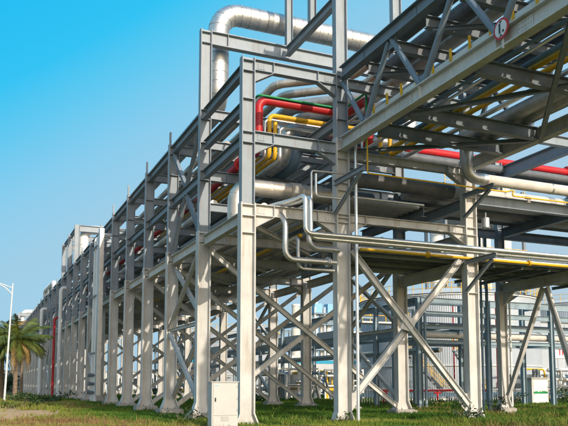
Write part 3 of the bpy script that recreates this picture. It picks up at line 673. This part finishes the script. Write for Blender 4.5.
#__PART2__
# ---------------------------------------------------------------- ground
def groundmat():
    m = bpy.data.materials.new('ground_soil'); m.use_nodes = True; n = m.node_tree; L = n.links; b = n.nodes['Principled BSDF']
    b.inputs['Roughness'].default_value = .95; b.inputs['Specular IOR Level'].default_value = .1
    g = n.nodes.new('ShaderNodeNewGeometry')
    def noise(sc, det=6):
        q = n.nodes.new('ShaderNodeTexNoise'); q.inputs['Scale'].default_value = sc; q.inputs['Detail'].default_value = det; q.inputs['Roughness'].default_value = .65
        L.new(g.outputs['Position'], q.inputs['Vector']); return q
    a = noise(.35); r = n.nodes.new('ShaderNodeValToRGB'); e = r.color_ramp
    e.elements[0].position = .36; e.elements[0].color = (.06,.09,.02,1); e.elements[1].position = .66; e.elements[1].color = (.24,.17,.09,1)
    x = e.elements.new(.5); x.color = (.13,.12,.04,1)
    L.new(a.outputs[0], r.inputs[0])
    # bare sandy patch
    d = n.nodes.new('ShaderNodeVectorMath'); d.operation = 'SUBTRACT'; L.new(g.outputs['Position'], d.inputs[0]); d.inputs[1].default_value = (1.2, 44.5, 0)
    d2 = n.nodes.new('ShaderNodeVectorMath'); d2.operation = 'MULTIPLY'; L.new(d.outputs[0], d2.inputs[0]); d2.inputs[1].default_value = (.30, .125, 0)
    ln = n.nodes.new('ShaderNodeVectorMath'); ln.operation = 'LENGTH'; L.new(d2.outputs[0], ln.inputs[0])
    nz = noise(.9); ad = n.nodes.new('ShaderNodeMath'); ad.operation = 'ADD'; L.new(ln.outputs['Value'], ad.inputs[0]); L.new(nz.outputs[0], ad.inputs[1])
    mr = n.nodes.new('ShaderNodeMapRange'); mr.inputs[1].default_value = 1.75; mr.inputs[2].default_value = 2.05; mr.inputs[3].default_value = 1; mr.inputs[4].default_value = 0
    L.new(ad.outputs[0], mr.inputs[0])
    mx = n.nodes.new('ShaderNodeMix'); mx.data_type = 'RGBA'; L.new(mr.outputs[0], mx.inputs['Factor']); L.new(r.outputs[0], mx.inputs[6]); mx.inputs[7].default_value = (.62,.40,.23,1)
    L.new(mx.outputs[2], b.inputs['Base Color'])
    bp = n.nodes.new('ShaderNodeBump'); bp.inputs['Strength'].default_value = .6; bp.inputs['Distance'].default_value = .1
    f = noise(6, 8); L.new(f.outputs[0], bp.inputs['Height']); L.new(bp.outputs[0], b.inputs['Normal'])
    return m
gm = groundmat()
xs = np.concatenate([[-2500,-600,-150], np.arange(-30, 90, 2.0), [150,600,2500]]); ys = np.concatenate([[-2500,-300,-60], np.arange(-10, 130, 2.0), [180,600,2500]])
gv = []; 
for y in ys:
    for x in xs:
        near = 20 < y < 120 and -25 < x < 80
        gv.append((x, y, (.05*math.sin(x*.7)*math.cos(y*.43)+.04*math.sin(x*.23+y*.31)-.02) if near else -.02))
nx = len(xs); gf = [(j*nx+i, j*nx+i+1, (j+1)*nx+i+1, (j+1)*nx+i) for j in range(len(ys)-1) for i in range(nx-1)]
link('ground', mk('ground', gv, gf, gm, True), kind='structure')
# ---------------------------------------------------------------- grass and weeds (uncountable)
def grassmat(name, c1, c2, c3):
    m = bpy.data.materials.new(name); m.use_nodes = True; n = m.node_tree; L = n.links; b = n.nodes['Principled BSDF']
    b.inputs['Roughness'].default_value = .6; b.inputs['Specular IOR Level'].default_value = .25
    at = n.nodes.new('ShaderNodeAttribute'); at.attribute_name = 'tint'
    r = n.nodes.new('ShaderNodeValToRGB'); e = r.color_ramp
    e.elements[0].position = 0; e.elements[0].color = (*c1,1); e.elements[1].position = 1; e.elements[1].color = (*c3,1)
    x = e.elements.new(.5); x.color = (*c2,1)
    L.new(at.outputs['Fac'], r.inputs[0]); L.new(r.outputs[0], b.inputs['Base Color'])
    tr = n.nodes.new('ShaderNodeBsdfTranslucent'); L.new(r.outputs[0], tr.inputs[0])
    ms = n.nodes.new('ShaderNodeMixShader'); ms.inputs[0].default_value = .3
    L.new(b.outputs[0], ms.inputs[1]); L.new(tr.outputs[0], ms.inputs[2]); L.new(ms.outputs[0], n.nodes['Material Output'].inputs[0])
    return m
def vnoise(x, y, s, seed):
    r = np.random.default_rng(seed).random((64,64)); x = x/s+100; y = y/s+100
    xi = np.floor(x).astype(int); yi = np.floor(y).astype(int); fx = x-xi; fy = y-yi; fx = fx*fx*(3-2*fx); fy = fy*fy*(3-2*fy)
    g = lambda a,b: r[a % 64, b % 64]
    return (g(xi,yi)*(1-fx)+g(xi+1,yi)*fx)*(1-fy)+(g(xi,yi+1)*(1-fx)+g(xi+1,yi+1)*fx)*fy
def blades(name, m, X, Y, H, Wd, tint, lean=.5, nb=4):
    n = len(X)*nb; X = np.repeat(X, nb)+rng.normal(0,.07,n); Y = np.repeat(Y, nb)+rng.normal(0,.07,n)
    H = np.repeat(H, nb)*rng.uniform(.5,1.15,n); Wd = np.repeat(Wd, nb); tint = np.clip(np.repeat(tint, nb)+rng.normal(0,.10,n),0,1)
    a = rng.uniform(0,2*np.pi,n); b = rng.uniform(0,2*np.pi,n); l = H*rng.uniform(.1,lean,n)
    v = np.zeros((n,5,3))
    dx, dy = np.cos(a)*Wd, np.sin(a)*Wd; lx, ly = np.cos(b)*l, np.sin(b)*l
    v[:,0] = np.stack([X-dx,Y-dy,0*X-.06],1); v[:,1] = np.stack([X+dx,Y+dy,0*X-.06],1)
    v[:,2] = np.stack([X+dx*.8+lx*.35,Y+dy*.8+ly*.35,H*.6],1); v[:,3] = np.stack([X-dx*.8+lx*.35,Y-dy*.8+ly*.35,H*.6],1)
    v[:,4] = np.stack([X+lx,Y+ly,H],1)
    me = bpy.data.meshes.new(name); me.vertices.add(n*5); me.vertices.foreach_set('co', v.ravel())
    base = np.arange(n)*5
    li = np.stack([base,base+1,base+2,base+3, base+3,base+2,base+4],1).ravel()
    me.loops.add(n*7); me.loops.foreach_set('vertex_index', li.astype(np.int32))
    me.polygons.add(n*2); st = np.stack([np.arange(n)*7, np.arange(n)*7+4],1).ravel(); me.polygons.foreach_set('loop_start', st.astype(np.int32))
    me.update(calc_edges=True); me.validate()
    at = me.attributes.new('tint','FLOAT','POINT'); at.data.foreach_set('value', np.repeat(tint,5).astype(np.float32))
    me.materials.append(m); return me
def field(N, dmin, dmax, p=1.0):
    t = rng.random(N); d = dmin*(dmax/dmin)**(t**p)
    a = rng.uniform(-.52,.56,N)+.4069
    X = d*np.sin(a)/np.cos(a-.4069); Y = d*np.cos(a)/np.cos(a-.4069); return X, Y, d
def dirt(X, Y): return np.sqrt(((X-1.2)*.30)**2+((Y-44.5)*.125)**2)+vnoise(X,Y,1.1,3)
X, Y, D = field(150000, 21, 100)
k = ((dirt(X,Y) > 1.9) & (vnoise(X,Y,2.6,41)+.5*vnoise(X,Y,.8,42) > .42+.25*rng.random(len(X)))) | (rng.random(len(X)) < .03); X, Y, D = X[k], Y[k], D[k]
dry = vnoise(X,Y,7,1)*.55+vnoise(X,Y,2.2,2)*.45
dry = dry + np.clip((9-X)/16,-.25,.28)*(Y>27)
H = .06+.17*vnoise(X,Y,3,5)+.13*vnoise(X,Y,.9,6); H *= np.clip(.75+.006*D, .8, 1.2)
link('grass', blades('grass', grassmat('grass_blades', (.06,.15,.016), (.235,.28,.04), (.36,.29,.10)), X, Y, H, .009+.00032*D, np.clip((dry-.36)*1.6,0,1)), kind='stuff')
X, Y, D = field(16000, 22, 70)
k = (vnoise(X,Y,4,9) > .5) & (dirt(X,Y) > 1.95); X, Y, D = X[k], Y[k], D[k]
link('weeds', blades('weeds', grassmat('weed_leaves', (.045,.14,.018), (.16,.21,.03), (.30,.17,.08)), X, Y, (.1+.26*rng.random(len(X)))*(.6+.8*vnoise(X,Y,6,51)), .014+.0003*D, np.clip(vnoise(X,Y,5,12)*1.1+np.clip((8-X)/14,-.2,.3),0,1), .9, 6), kind='stuff')
# ---------------------------------------------------------------- shrubs and hedges
def leaves(n, rx, ry, rz, s, seed):
    r = np.random.default_rng(seed); v = []; f = []
    cl = r.normal(0,.5,(max(4,n//60),3)); cl /= np.maximum(1, np.linalg.norm(cl,axis=1))[:,None]
    for i in range(n):
        c = cl[r.integers(len(cl))]+r.normal(0,.22,3); c = c*np.array([rx,ry,rz])+np.array([0,0,rz*.85]); c[2] = max(c[2], .03)
        a = Vector(r.normal(0,1,3)).normalized(); b = a.cross(Vector(r.normal(0,1,3))).normalized(); q = s*r.uniform(.6,1.3); c = Vector(c)
        j = len(v); v += [c-a*q, c+b*q*.42, c+a*q, c-b*q*.42]; f.append((j,j+1,j+2,j+3))
    return v, f
def shrub(x, y, rx, ry, rz, n, s, m, label, seed, group=None):
    v, f = leaves(n, rx, ry, rz, s, seed); o = thing('shrub', label, 'shrub', (x,y,0), group)
    link('foliage', mk('foliage', v, f, m), o, Matrix.Translation((x,y,0)))
    for k in range(3):
        a = 2.1*k+seed; tube('stem', [(x,y,-.05),(x+.12*rx*math.cos(a),y+.12*ry*math.sin(a),rz*.5),(x+.5*rx*math.cos(a),y+.5*ry*math.sin(a),rz)], .018, 'bark', o, 6)
for i, a in enumerate(((19.6,25.8,.7,.5,.5,600,.075,'leaf2','low dark weed bush at the foot of the right front column'),
    (45.2,45.2,2.2,1.0,.85,1100,.11,'leaf','leafy bush in front of the white utility cabinet at right'),
    (37.6,43.5,1.2,.8,.6,450,.1,'leaf2','dark bush left of the white utility cabinet'),
    (13.9,26.1,.45,.3,.34,300,.06,'leaf','small green weeds at the foot of the central front column'),
    (26.8,32.3,.6,.5,.5,300,.07,'leaf2','dark weeds at the foot of the two conduits'),
    (8.5,31.2,.9,.5,.32,300,.06,'leaf','low weeds beside the electrical cabinet'),
    (3.4,55.5,1.3,.8,.6,500,.1,'leaf','green bush at the sandy patch on the left'),
    (6.2,66.0,2.4,1.2,.6,700,.12,'leaf2','dark low bush between the palms and the facade'))):
    shrub(*a, seed=i+20)
def strip(name, u0, v0, u1, v1, wd, h, n, s, m, seed):
    r = np.random.default_rng(seed); t = r.random(n); hh = h*(.55+.45*vnoise(t*120, t*0, 3, seed))
    X = u0+(u1-u0)*t+r.normal(0,wd,n); Y = v0+(v1-v0)*t+r.normal(0,wd,n); Z = hh*r.random(n)**.8
    a = r.normal(0,1,(n,3)); a /= np.linalg.norm(a,axis=1)[:,None]; b = np.cross(a, r.normal(0,1,(n,3))); b /= np.linalg.norm(b,axis=1)[:,None]
    c = np.stack([X,Y,Z],1); q = s*r.uniform(.6,1.3,(n,1))
    v = np.stack([c-a*q, c+b*q*.5, c+a*q, c-b*q*.5],1).reshape(-1,3); f = [(4*i,4*i+1,4*i+2,4*i+3) for i in range(n)]
    link(name, mk(name, v, f, m), kind='stuff')
strip('hedge', 23, 60, 30, 140, .7, 1.0, 9000, .16, 'leaf2', 31)
strip('hedge', -60, 150, 10, 175, 3.0, 4.5, 9000, .45, 'leaf2', 32)
strip('far_trees', -500, 520, 160, 640, 14, 9, 12000, 1.4, 'leaf2', 33)
strip('far_trees', 160, 640, 900, 420, 14, 8, 14000, 1.4, 'leaf2', 34)
strip('hedge', 29, 49.5, 75, 49.5, .3, .5, 5000, .1, 'leaf', 35)
# ---------------------------------------------------------------- palms
def frond_mesh(L, droop, m, seed, key):
    if key in CACHE: return CACHE[key]
    r = np.random.default_rng(seed); v = []; f = []; N = 26
    def sp(t): return Vector((L*t*(1-.18*droop*t), 0, L*(.42*t-.9*droop*t*t)))
    P = [sp(i/12) for i in range(13)]; tv, tf = tube_data(P, [.045*(1-.8*i/12) for i in range(13)], 5); v += tv; f += tf
    for i in range(2, N):
        t = i/N; p = sp(t); tg = (sp(t+.02)-sp(t-.02)).normalized()
        ll = L*.30*math.sin(math.pi*min(1,t*.85+.12))*r.uniform(.85,1.1)
        for s in (-1,1):
            for q in (0,.5):
                pp = sp(t+q/N); d = (Vector((0,s,0))*.8+tg*.75+Vector((0,0,-.35-.35*droop+r.normal(0,.12)))).normalized()
                wv = tg*.026*L/3; j = len(v)
                v += [pp-wv, pp+wv, pp+d*ll*.6+wv*.8-Vector((0,0,.03)), pp+d*ll*.6-wv*.8-Vector((0,0,.03)), pp+d*ll-Vector((0,0,.12*ll))]
                f += [(j,j+1,j+2,j+3),(j+3,j+2,j+4)]
    CACHE[key] = mk('frond', v, f, m); return CACHE[key]
def palm(x, y, h, lean, label, seed, L=3.0):
    r = random.Random(seed); o = thing('palm_tree', label, 'palm tree', (x,y,0), 'palms beside the facade')
    P = [(x+lean*t*t*h, y, h*t) for t in [i/14 for i in range(15)]]
    tr = tube('trunk', P, [.24-.09*i/14+(.06 if i==0 else 0) for i in range(15)], 'bark', o, 12)
    D = [Vector(p) for p in P]
    for p, d in along(D, .3, .2): link('trunk_ring', ring_mesh(.2, .02, .06, 'bark', 10), tr, axes(p, p+d, (0,0,1))[0])
    top = Vector(P[-1]); n = 30
    for k in range(n):
        t = k/(n-1); az = k*2.399+r.uniform(-.3,.3); el = 1.2-2.1*t+r.uniform(-.1,.1); dry = t > .9 or r.random() < .15
        mm = 'frond_dry' if dry else 'frond'; var = r.randrange(3); dr = [.45,.7,.95][var] + (.25 if dry else 0)
        me = frond_mesh(L, dr, mm, var+5, ('fr', round(L,1), var, mm))
        mw = Matrix.Translation(top) @ Matrix.Rotation(az,4,'Z') @ Matrix.Rotation(-el*.75,4,'Y') @ Matrix.Scale(r.uniform(.8,1.1),4)
        link('frond', me, tr, mw)
palm(3.7, 72.5, 5.7, .012, 'nearest coconut palm with a rough brown trunk and drooping fronds', 1, 3.5)
palm(2.7, 79.0, 6.2, .01, 'second coconut palm just behind the street lamp pole', 2, 3.8)
palm(0.6, 76.0, 5.6, -.01, 'coconut palm at the left edge, only its fronds in view', 3, 3.8)
palm(5.6, 96.0, 6.6, .0, 'farther coconut palm close to the facade', 4, 3.6)
# ---------------------------------------------------------------- street lamp
t = thing('street_lamp', 'slim white street lamp standing beside the palms', 'street lamp', (2.75, 70.0, 0))
tube('pole', [(2.7,70,0),(3.05,70,10.6),(3.06,70,10.9)], [.10,.06,.05], 'white', t, 12)
tube('base_flange', [(2.7,70,0),(2.7,70,.12)], .26, 'white', t, 12)
tube('arm', [(3.03,70,9.9),(2.3,70,10.55),(1.3,70,10.95),(.2,70,11.1)], .05, 'white', t, 10, .8)
tube('arm', [(3.05,70,10.45),(2.2,70,10.75),(1.3,70,10.98)], .04, 'white', t, 8, .8)
slab('lamp_head', (-.7,69.86,11.06), (.25,70.14,11.2), 'white', t, bev=.03)
# ---------------------------------------------------------------- background pipe rack
g = thing('background_rack', 'blue grey pipe rack with a cream pipe in front of the white tank', 'pipe rack', (28, 41.5, 0))
us = [27.95, 33.8, 39.7, 45.6, 51.5, 57.4]
for i, u in enumerate(us):
    for vv in (41.5, 44.6):
        ibeam('column', (u,vv,.1), (u,vv,7.6), .34, .3, 'blue_steel', g, up=(1,0,0))
        slab('footing', (u-.3,vv-.3,-.1), (u+.3,vv+.3,.1), 'conc', g)
    for z in (7.65, 4.75): ibeam('cross_beam', (u,41.68,z-.15), (u,44.42,z-.15), .28, .2, 'blue_steel', g)
    if i < 5:
        for vv in (41.5, 44.6):
            for z, h in (((7.65,.5),(6.7,.35),(5.75,.28),(4.72,.26)) if vv < 43 else ((4.72,.26),)): ibeam('side_beam', (u+.18,vv,z-h/2), (us[i+1]-.18,vv,z-h/2), h, .22, 'blue_steel', g)
tube('column', [(28.45,41.5,0),(28.45,41.5,7.0)], .1, 'blue_steel', g, 10)
pipe('cream_rack_pipe', [(28.3,42.0,5.12),(60,42.0,5.12)], .26, 'cream', 'long cream pipe on the blue grey background rack')
pipe('dark_rack_pipe', [(28.3,42.7,5.9),(60,42.7,5.9)], .15, 'dark_pipe', 'dark pipe above the cream pipe on the background rack')
g2 = thing('background_rack', 'blue grey pipe rack receding to the left behind the pale columns', 'pipe rack', (28, 46, 0))
vs = [47.2+6*i for i in range(14)]
for i, vv in enumerate(vs):
    for u in (27.95, 31.4):
        ibeam('column', (u,vv,.1), (u,vv,7.5), .3, .26, 'blue_steel', g2, up=(1,0,0))
    for z in (7.45, 5.5): ibeam('cross_beam', (28.1,vv,z-.12), (31.25,vv,z-.12), .24, .18, 'blue_steel', g2)
    a = vv-5.55 if i == 0 else vs[i-1]+.15
    for u in (27.95, 31.4):
        for z, h in ((7.5,.42),(5.55,.5),(3.95,.25)) if u < 30 else ((5.55,.4),): ibeam('side_beam', (u,a,z-h/2), (u,vv-.15,z-h/2), h, .2, 'blue_steel', g2)
for k, (u, z, r, m) in enumerate(((28.6,5.7,.13,'alu'),(29.3,5.75,.2,'white'),(30.2,5.75,.2,'alu_dull'),(30.8,5.7,.12,'white'),(28.7,7.6,.1,'alu_dull'),(29.8,7.68,.2,'white'),(29.2,4.1,.15,'white'),(30.4,4.1,.18,'alu_dull'))):
    pipe('background_pipe', [(u,42.5,z),(u,126,z)], r, m, f'{CW[m]} pipe on the receding background rack, {ORD[k]} in its bundle', group='background rack pipes', seg=10)
for i, (vv, L, z, h) in enumerate(((62,5,5.6,1.15),(74,7,5.6,1.2),(86,5,5.6,1.3),(54.5,3.6,5.6,1.0))):
    t = thing('equipment_box', ['white box casing on the background rack seen right of the left column', 'long white box casing farther along the background rack', 'farthest white box casing on the background rack', 'small white box casing on the near end of the receding rack'][i], 'equipment box', (28.4,vv,z)); h *= .62
    slab('casing', (28.25,vv,z), (30.9,vv+L,z+h), 'white_bg', t, bev=.04)
    for q in np.arange(vv+.6, vv+L-.3, 1.2): slab('casing_rib', (28.21,q,z+.08), (28.248,q+.08,z+h-.08), 'white_bg', t)
    slab('skirt', (28.22,vv-.02,z-.14), (30.93,vv+L+.02,z-.002), 'steel_dark', t)
# ---------------------------------------------------------------- storage tanks
def tank(name, x, y, r, h, label, dome=1.6, n=280, rail=True, m='tank'):
    o = thing(name, label, 'storage tank', (x,y,0)); v = []; f = []
    for z in (0, h):
        for k in range(2*n):
            a = math.pi*k/n; q = r+(.022 if k % 2 else 0); v.append((q*math.cos(a), q*math.sin(a), z))
    N = 2*n; f = [(k,(k+1)%N,N+(k+1)%N,N+k) for k in range(N)]
    link('wall', mk('wall', v, f, m), o, Matrix.Translation((x,y,0)))
    v = []; f = []; ns = 48; nr = 6
    for j in range(nr+1):
        q = (r+.25)*(1-j/nr); z = h+.05+dome*math.sin(math.pi/2*j/nr)**1.1 if j else h+.02
        for k in range(ns): a = 2*math.pi*k/ns; v.append((max(q,.01)*math.cos(a), max(q,.01)*math.sin(a), z))
    for j in range(nr):
        for k in range(ns): f.append((j*ns+k, j*ns+(k+1)%ns, (j+1)*ns+(k+1)%ns, (j+1)*ns+k))
    link('roof', mk('roof', v, f, 'white_bg', True), o, Matrix.Translation((x,y,0)))
    for z in (h*.33, h*.66, h-.1):
        link('wind_girder', ring_mesh(r+.06, .06, .14, 'white_bg', 64), o, axes((x,y,z),(x,y,z+1),(1,0,0))[0])
    if rail:
        rl = None; vv = []; ff = []
        def put(d): 
            j = len(vv); vv.extend(d[0]); ff.extend([tuple(q+j for q in fa) for fa in d[1]])
        NN = 64
        for k in range(NN):
            a = 2*math.pi*k/NN; p = Vector((r*math.cos(a), r*math.sin(a), h)); b = a+2*math.pi/NN; p2 = Vector((r*math.cos(b), r*math.sin(b), h))
            put(tube_data([p, p+Vector((0,0,1.1))], .035, 5))
            for z in (.55,1.08): put(tube_data([p+Vector((0,0,z)), p2+Vector((0,0,z))], .028, 4, False))
        link('railing', mk('railing', vv, ff, 'yellow'), o, Matrix.Translation((x,y,0)))
    return o
tk = tank('storage_tank', 48.3, 66.0, 9.7, 10.6, 'big ribbed white storage tank with a low dome and yellow railing', 1.5)
tube('roof_hatch', [(48.3,63,11.9),(48.3,63,12.6)], .7, 'steel_dark', tk, 16)
tank('storage_tank', 78, 75, 10.5, 12.0, 'second storage tank at the right edge behind the first', 1.4)
tank('storage_tank', 35.5, 103, 7.5, 9.0, 'smaller storage tank half hidden behind the central column', 1.2)
def stair(p0, p1, wd, label):
    o = thing('stairway', label, 'stairs', p0); a, b = Vector(p0), Vector(p1); n = 13
    d = b-a; side = Vector((d.y,-d.x,0)).normalized()*wd
    for s in (0, 1):
        q = side*s
        box('stringer', a+q, b+q, .22, .05, 'steel_dark', o)
        tube('handrail', [a+q+Vector((0,0,1.0)), b+q+Vector((0,0,1.0))], .03, 'yellow', o, 6)
        tube('handrail', [a+q+Vector((0,0,.55)), b+q+Vector((0,0,.55))], .025, 'yellow', o, 6)
        for k in range(6): c = a+d*k/5+q; tube('rail_post', [c, c+Vector((0,0,1.0))], .03, 'yellow', o, 6)
    for k in range(n):
        c = a+d*(k+.5)/n; box('tread', c, c+side, .04, .26, 'alu_dull', o)
stair((39.9,54.5,.2), (36.0,55.8,4.6), -.8, 'yellow railed steel stair climbing left of the right front column')
stair((43.2,54.2,1.0), (40.4,54.6,4.8), -.8, 'yellow railed steel stair climbing between the two dark conduits and tank')
t = thing('walkway_platform', 'raised platform with yellow railing in front of the tank wall', 'platform', (33,56,0))
slab('deck', (31.5,55.6,7.1), (36.5,57.4,7.25), 'alu_dull', t)
for k in range(7):
    u = 31.6+k*.8
    tube('rail_post', [(u,55.7,7.25),(u,55.7,8.35)], .04, 'yellow', t, 6)
for z in (7.8, 8.32): tube('handrail', [(31.5,55.7,z),(36.5,55.7,z)], .035, 'yellow', t, 6)
for u in (31.7,36.3): ibeam('leg', (u,56.5,0), (u,56.5,7.1), .25, .22, 'blue_steel', t, up=(1,0,0))
# fire water pipes
for k, (P, r, lb) in enumerate((
    ([(41.2,55.5,.2),(41.2,55.5,9.5)], .07, 'dark red pipe climbing the tank wall left of the right front column'),
    ([(46.0,55.2,.2),(46.0,55.2,10.4)], .09, 'red pipe climbing the bright side of the tank'),
    ([(30.0,50.6,1.15),(41.5,50.6,1.15)], .09, 'red fire water main running along the fence'))):
    pipe('fire_pipe', P, r, 'red' if k else 'red_dull', lb, seg=10)
for k, (u, lb) in enumerate(((32.2,'red hydrant branch left of the second column from the right'), (35.6,'red hydrant branch behind the slanting brace'), (30.4,'red hydrant branch left of the pale right hand columns'))):
    t = thing('hydrant', lb, 'hydrant', (u,50.3,0))
    tube('standpipe', [(u,50.3,0),(u,50.3,1.15)], .08, 'red', t, 10)
    tube('outlet', [(u-.35,50.3,.95),(u+.35,50.3,.95)], .07, 'red', t, 10)
    tube('outlet_flange', [(u-.6,50.3,.12),(u+.6,50.3,.12)], .07, 'red', t, 10)
# fence with blue rails
t = thing('site_fence', 'low white picket fence with a blue band before the tanks', 'fence', (28,51.3,0))
vv = []; ff = []
for u in np.arange(28, 90, .24):
    j = len(vv); a, b = u-.03, u+.03
    vv += [(a,51.28,.05),(b,51.28,.05),(b,51.32,.05),(a,51.32,.05),(a,51.28,1.3),(b,51.28,1.3),(b,51.32,1.3),(a,51.32,1.3)]
    ff += [tuple(q+j for q in fa) for fa in ((0,1,5,4),(1,2,6,5),(2,3,7,6),(3,0,4,7),(4,5,6,7))]
link('pickets', mk('pickets', vv, ff, 'white'), t, kind='stuff')
for u in np.arange(28, 90, 3.0): slab('post', (u-.06,51.33,0), (u+.06,51.45,1.4), 'white', t)
slab('blue_band', (28,51.325,.62), (90,51.36,.95), 'fblue', t); slab('rail', (28,51.325,1.18), (90,51.36,1.24), 'white', t)
# utility cabinet at right
t = thing('utility_cabinet', 'white utility cabinet with a green landscape strip, standing among bushes at right', 'cabinet', (42.1,45.8,0))
slab('body', (41.3,45.5,0), (43.0,46.6,2.1), 'cream', t, bev=.02); slab('roof', (41.2,45.4,2.102), (43.1,46.7,2.2), 'cab', t, bev=.02)
slab('door', (41.42,45.47,1.02), (42.9,45.498,2.0), 'white', t); slab('door', (41.42,45.47,.12), (42.9,45.498,.9), 'white', t)
slab('picture_strip', (41.46,45.462,.92), (42.9,45.468,1.0), 'green', t)
r_ = random.Random(3); pts = [(41.46,45.465,1.0)]+[(41.46+.09*k,45.465,1.03+r_.random()*.13) for k in range(17)]+[(42.9,45.465,1.0)]
prism('picture_strip', pts, (0,1,0), .004, 'green', t)
for u in (41.9,42.25):
    tube('siren', [(u,45.9,2.2),(u,45.9,2.9)], .12, 'steel_dark', t, 10)
pipe('boundary_pipe', [(43.15,46.2,2.05),(70,46.2,2.05)], .12, 'cream', 'pale horizontal pipe running right from the utility cabinet')
# process skid behind the right cabinet
def skid(x, y, nx, ny, nz, label, mm='white', seed=0, s=2.2):
    o = thing('process_skid', label, 'pipework', (x,y,0)); r = random.Random(seed)
    for i in range(nx+1):
        for j in range(ny+1):
            box('post', (x+i*s,y+j*s,0), (x+i*s,y+j*s,nz*1.6), .16, .16, mm, o, up=(0,1,0))
    for k in range(1, nz+1):
        for j in range(ny+1): box('rail', (x,y+j*s,k*1.6-.1), (x+nx*s,y+j*s,k*1.6-.1), .16, .14, mm, o)
    for k in range(nx*nz*2):
        u = x+r.uniform(0,nx*s); z = r.uniform(.4,nz*1.6); q = r.choice((.08,.12,.18)); mt = r.choice(('white','alu','alu_dull','yellow','bluepipe','cream','steel_dark','white'))
        if r.random() < .5: tube('process_pipe', [(u,y-.1,z),(u+r.uniform(1,3),y-.1,z),(u+r.uniform(1,3),y-.1,0)], q, mt, o, 8, .3)
        else: tube('process_pipe', [(u,y+.4,0),(u,y+.4,z),(u,y+ny*s,z)], q, mt, o, 8, .3)
    for k in range(nx):
        tube('vessel', [(x+(k+.5)*s,y+ny*s*.5,.6),(x+(k+.5)*s,y+ny*s*.5,min(2.6,nz*1.5))], .55, r.choice(('steel_dark','alu','white','bluepipe')), o, 14)
skid(46.5, 52.5, 4, 2, 2, 'white framed pipework at the right edge behind the fence', 'white', 5)
skid(26.0, 62, 2, 3, 2, 'small pipework cluster behind the left background columns', 'white', 6)
skid(34, 84, 4, 2, 2, 'pipework with yellow pipes under the blue striped building', 'blue_steel', 7)
skid(33, 66, 2, 4, 2, 'pipework cluster seen between the central columns', 'white', 8)
skid(24.5, 96, 4, 2, 2, 'distant pipework cluster left of the blue striped building', 'blue_steel', 9)
t = thing('plant_building', 'low white building with red lettering at the right edge', 'building', (60,58,0))
slab('wall', (54.8,59,0), (75,68,8.2), 'tank', t); slab('roof', (54.6,58.8,8.202), (75.2,68.2,8.45), 'steel', t)
for u in np.arange(55,75,1.1): slab('wall_rib', (u,58.95,.2), (u+.12,58.998,8.0), 'tank', t)
slab('sign_board', (56.4,58.92,4.4), (60.4,58.948,5.8), 'white', t)
mwx = Matrix.Translation((57.75,58.915,5.05)) @ Matrix.Rotation(math.pi/2,4,'X')
textmesh('lettering', 'TK', .95, 'red', mwx, t)
# building with a blue stripe
t = thing('striped_building', 'long low white building with a bright blue stripe behind the rack', 'building', (46,100,0))
slab('wall', (30,104,0), (80,112,6.0), 'white_bg', t); slab('canopy', (28,99,3.5), (82,103.98,5.95), 'white_bg', t)
slab('blue_stripe', (28,98.96,4.75), (82,98.998,5.25), 'cyan', t)
for u in np.arange(28.5,82,3.4): slab('canopy_column', (u,99.2,0), (u+.35,99.6,3.498), 'white', t)
for u in np.arange(31,80,3.4):
    wn = slab('window', (u,103.94,.9), (u+2.1,103.998,2.9), 'glass', t); slab('mullion', (u+1.02,103.9,.9), (u+1.1,103.938,2.9), 'white', wn)
t = thing('plant_building', 'flat white building far behind the left columns', 'building', (10,150,0))
slab('wall', (-8,175,0), (48,190,4.5), 'tank', t); slab('roof', (-8.3,174.7,4.502), (48.3,190.3,4.8), 'steel', t)
for u in np.arange(-6,46,3.2):
    for z in (1.6,): slab('window', (u,174.94,z), (u+1.8,174.998,z+1.4), 'glass', t)
# far tower and chimney
t = thing('process_tower', 'distant blue and white process tower block against the sky', 'tower', (178,357,0))
for i in range(3):
    for j in range(2): box('post', (172+i*6,356+j*6,0), (172+i*6,356+j*6,44), .7, .7, 'white', t, up=(0,1,0))
for z in (12,20,28,34,40): slab('platform', (171,355,z), (185,363,z+.8), 'bluepipe', t)
for (a, z0, z1) in ((173.5,0,48),(178,0,43),(182,0,46)): tube('vessel', [(a,359,z0),(a,359,z1)], 1.5, 'white', t, 14)
for k in range(2): slab('top_unit', (172+k*8,356,40.8), (176.5+k*8,361,46), 'fblue', t)
t = thing('chimney', 'distant cream chimney left of the process tower', 'chimney', (123,273,0))
tube('stack', [(123,273,0),(123,273,34)], [2.2,1.6], 'cream', t, 20); tube('rim', [(123,273,34),(123,273,34.8)], 1.8, 'white', t, 20)
tube('platform', [(123,273,26),(123,273,26.4)], 2.6, 'steel_dark', t, 20)

t = thing('process_tower', 'white vessel tower with yellow railings glimpsed under the pipe bridge', 'tower', (62,76,0))
for (a, b_, r_, z1) in ((60,78,1.1,30),(63.5,79,1.4,27),(67,78,.8,32),(57,80,.9,26)):
    tube('vessel', [(a,b_,0),(a,b_,z1)], r_, 'white', t, 20); tube('vessel_dome', [(a,b_,z1),(a,b_,z1+r_*.5)], [r_*.9,r_*.3], 'white', t, 20)
for z in (14,18.5,23,27.5):
    slab('platform', (55.5,76,z), (69,81,z+.2), 'steel_mid', t)
    for zz in (.6,1.15): slab('handrail', (55.5,75.95,z+.2+zz-.05), (69,76,z+.2+zz), 'yellow', t)
    for u in np.arange(55.6,69,1.65): slab('rail_post', (u,75.94,z+.2), (u+.07,75.99,z+1.4), 'yellow', t)
for u in (55.8,62,68.7):
    for y in (76.3,80.7): box('post', (u,y,0), (u,y,28), .35, .35, 'steel_mid', t, up=(0,1,0))
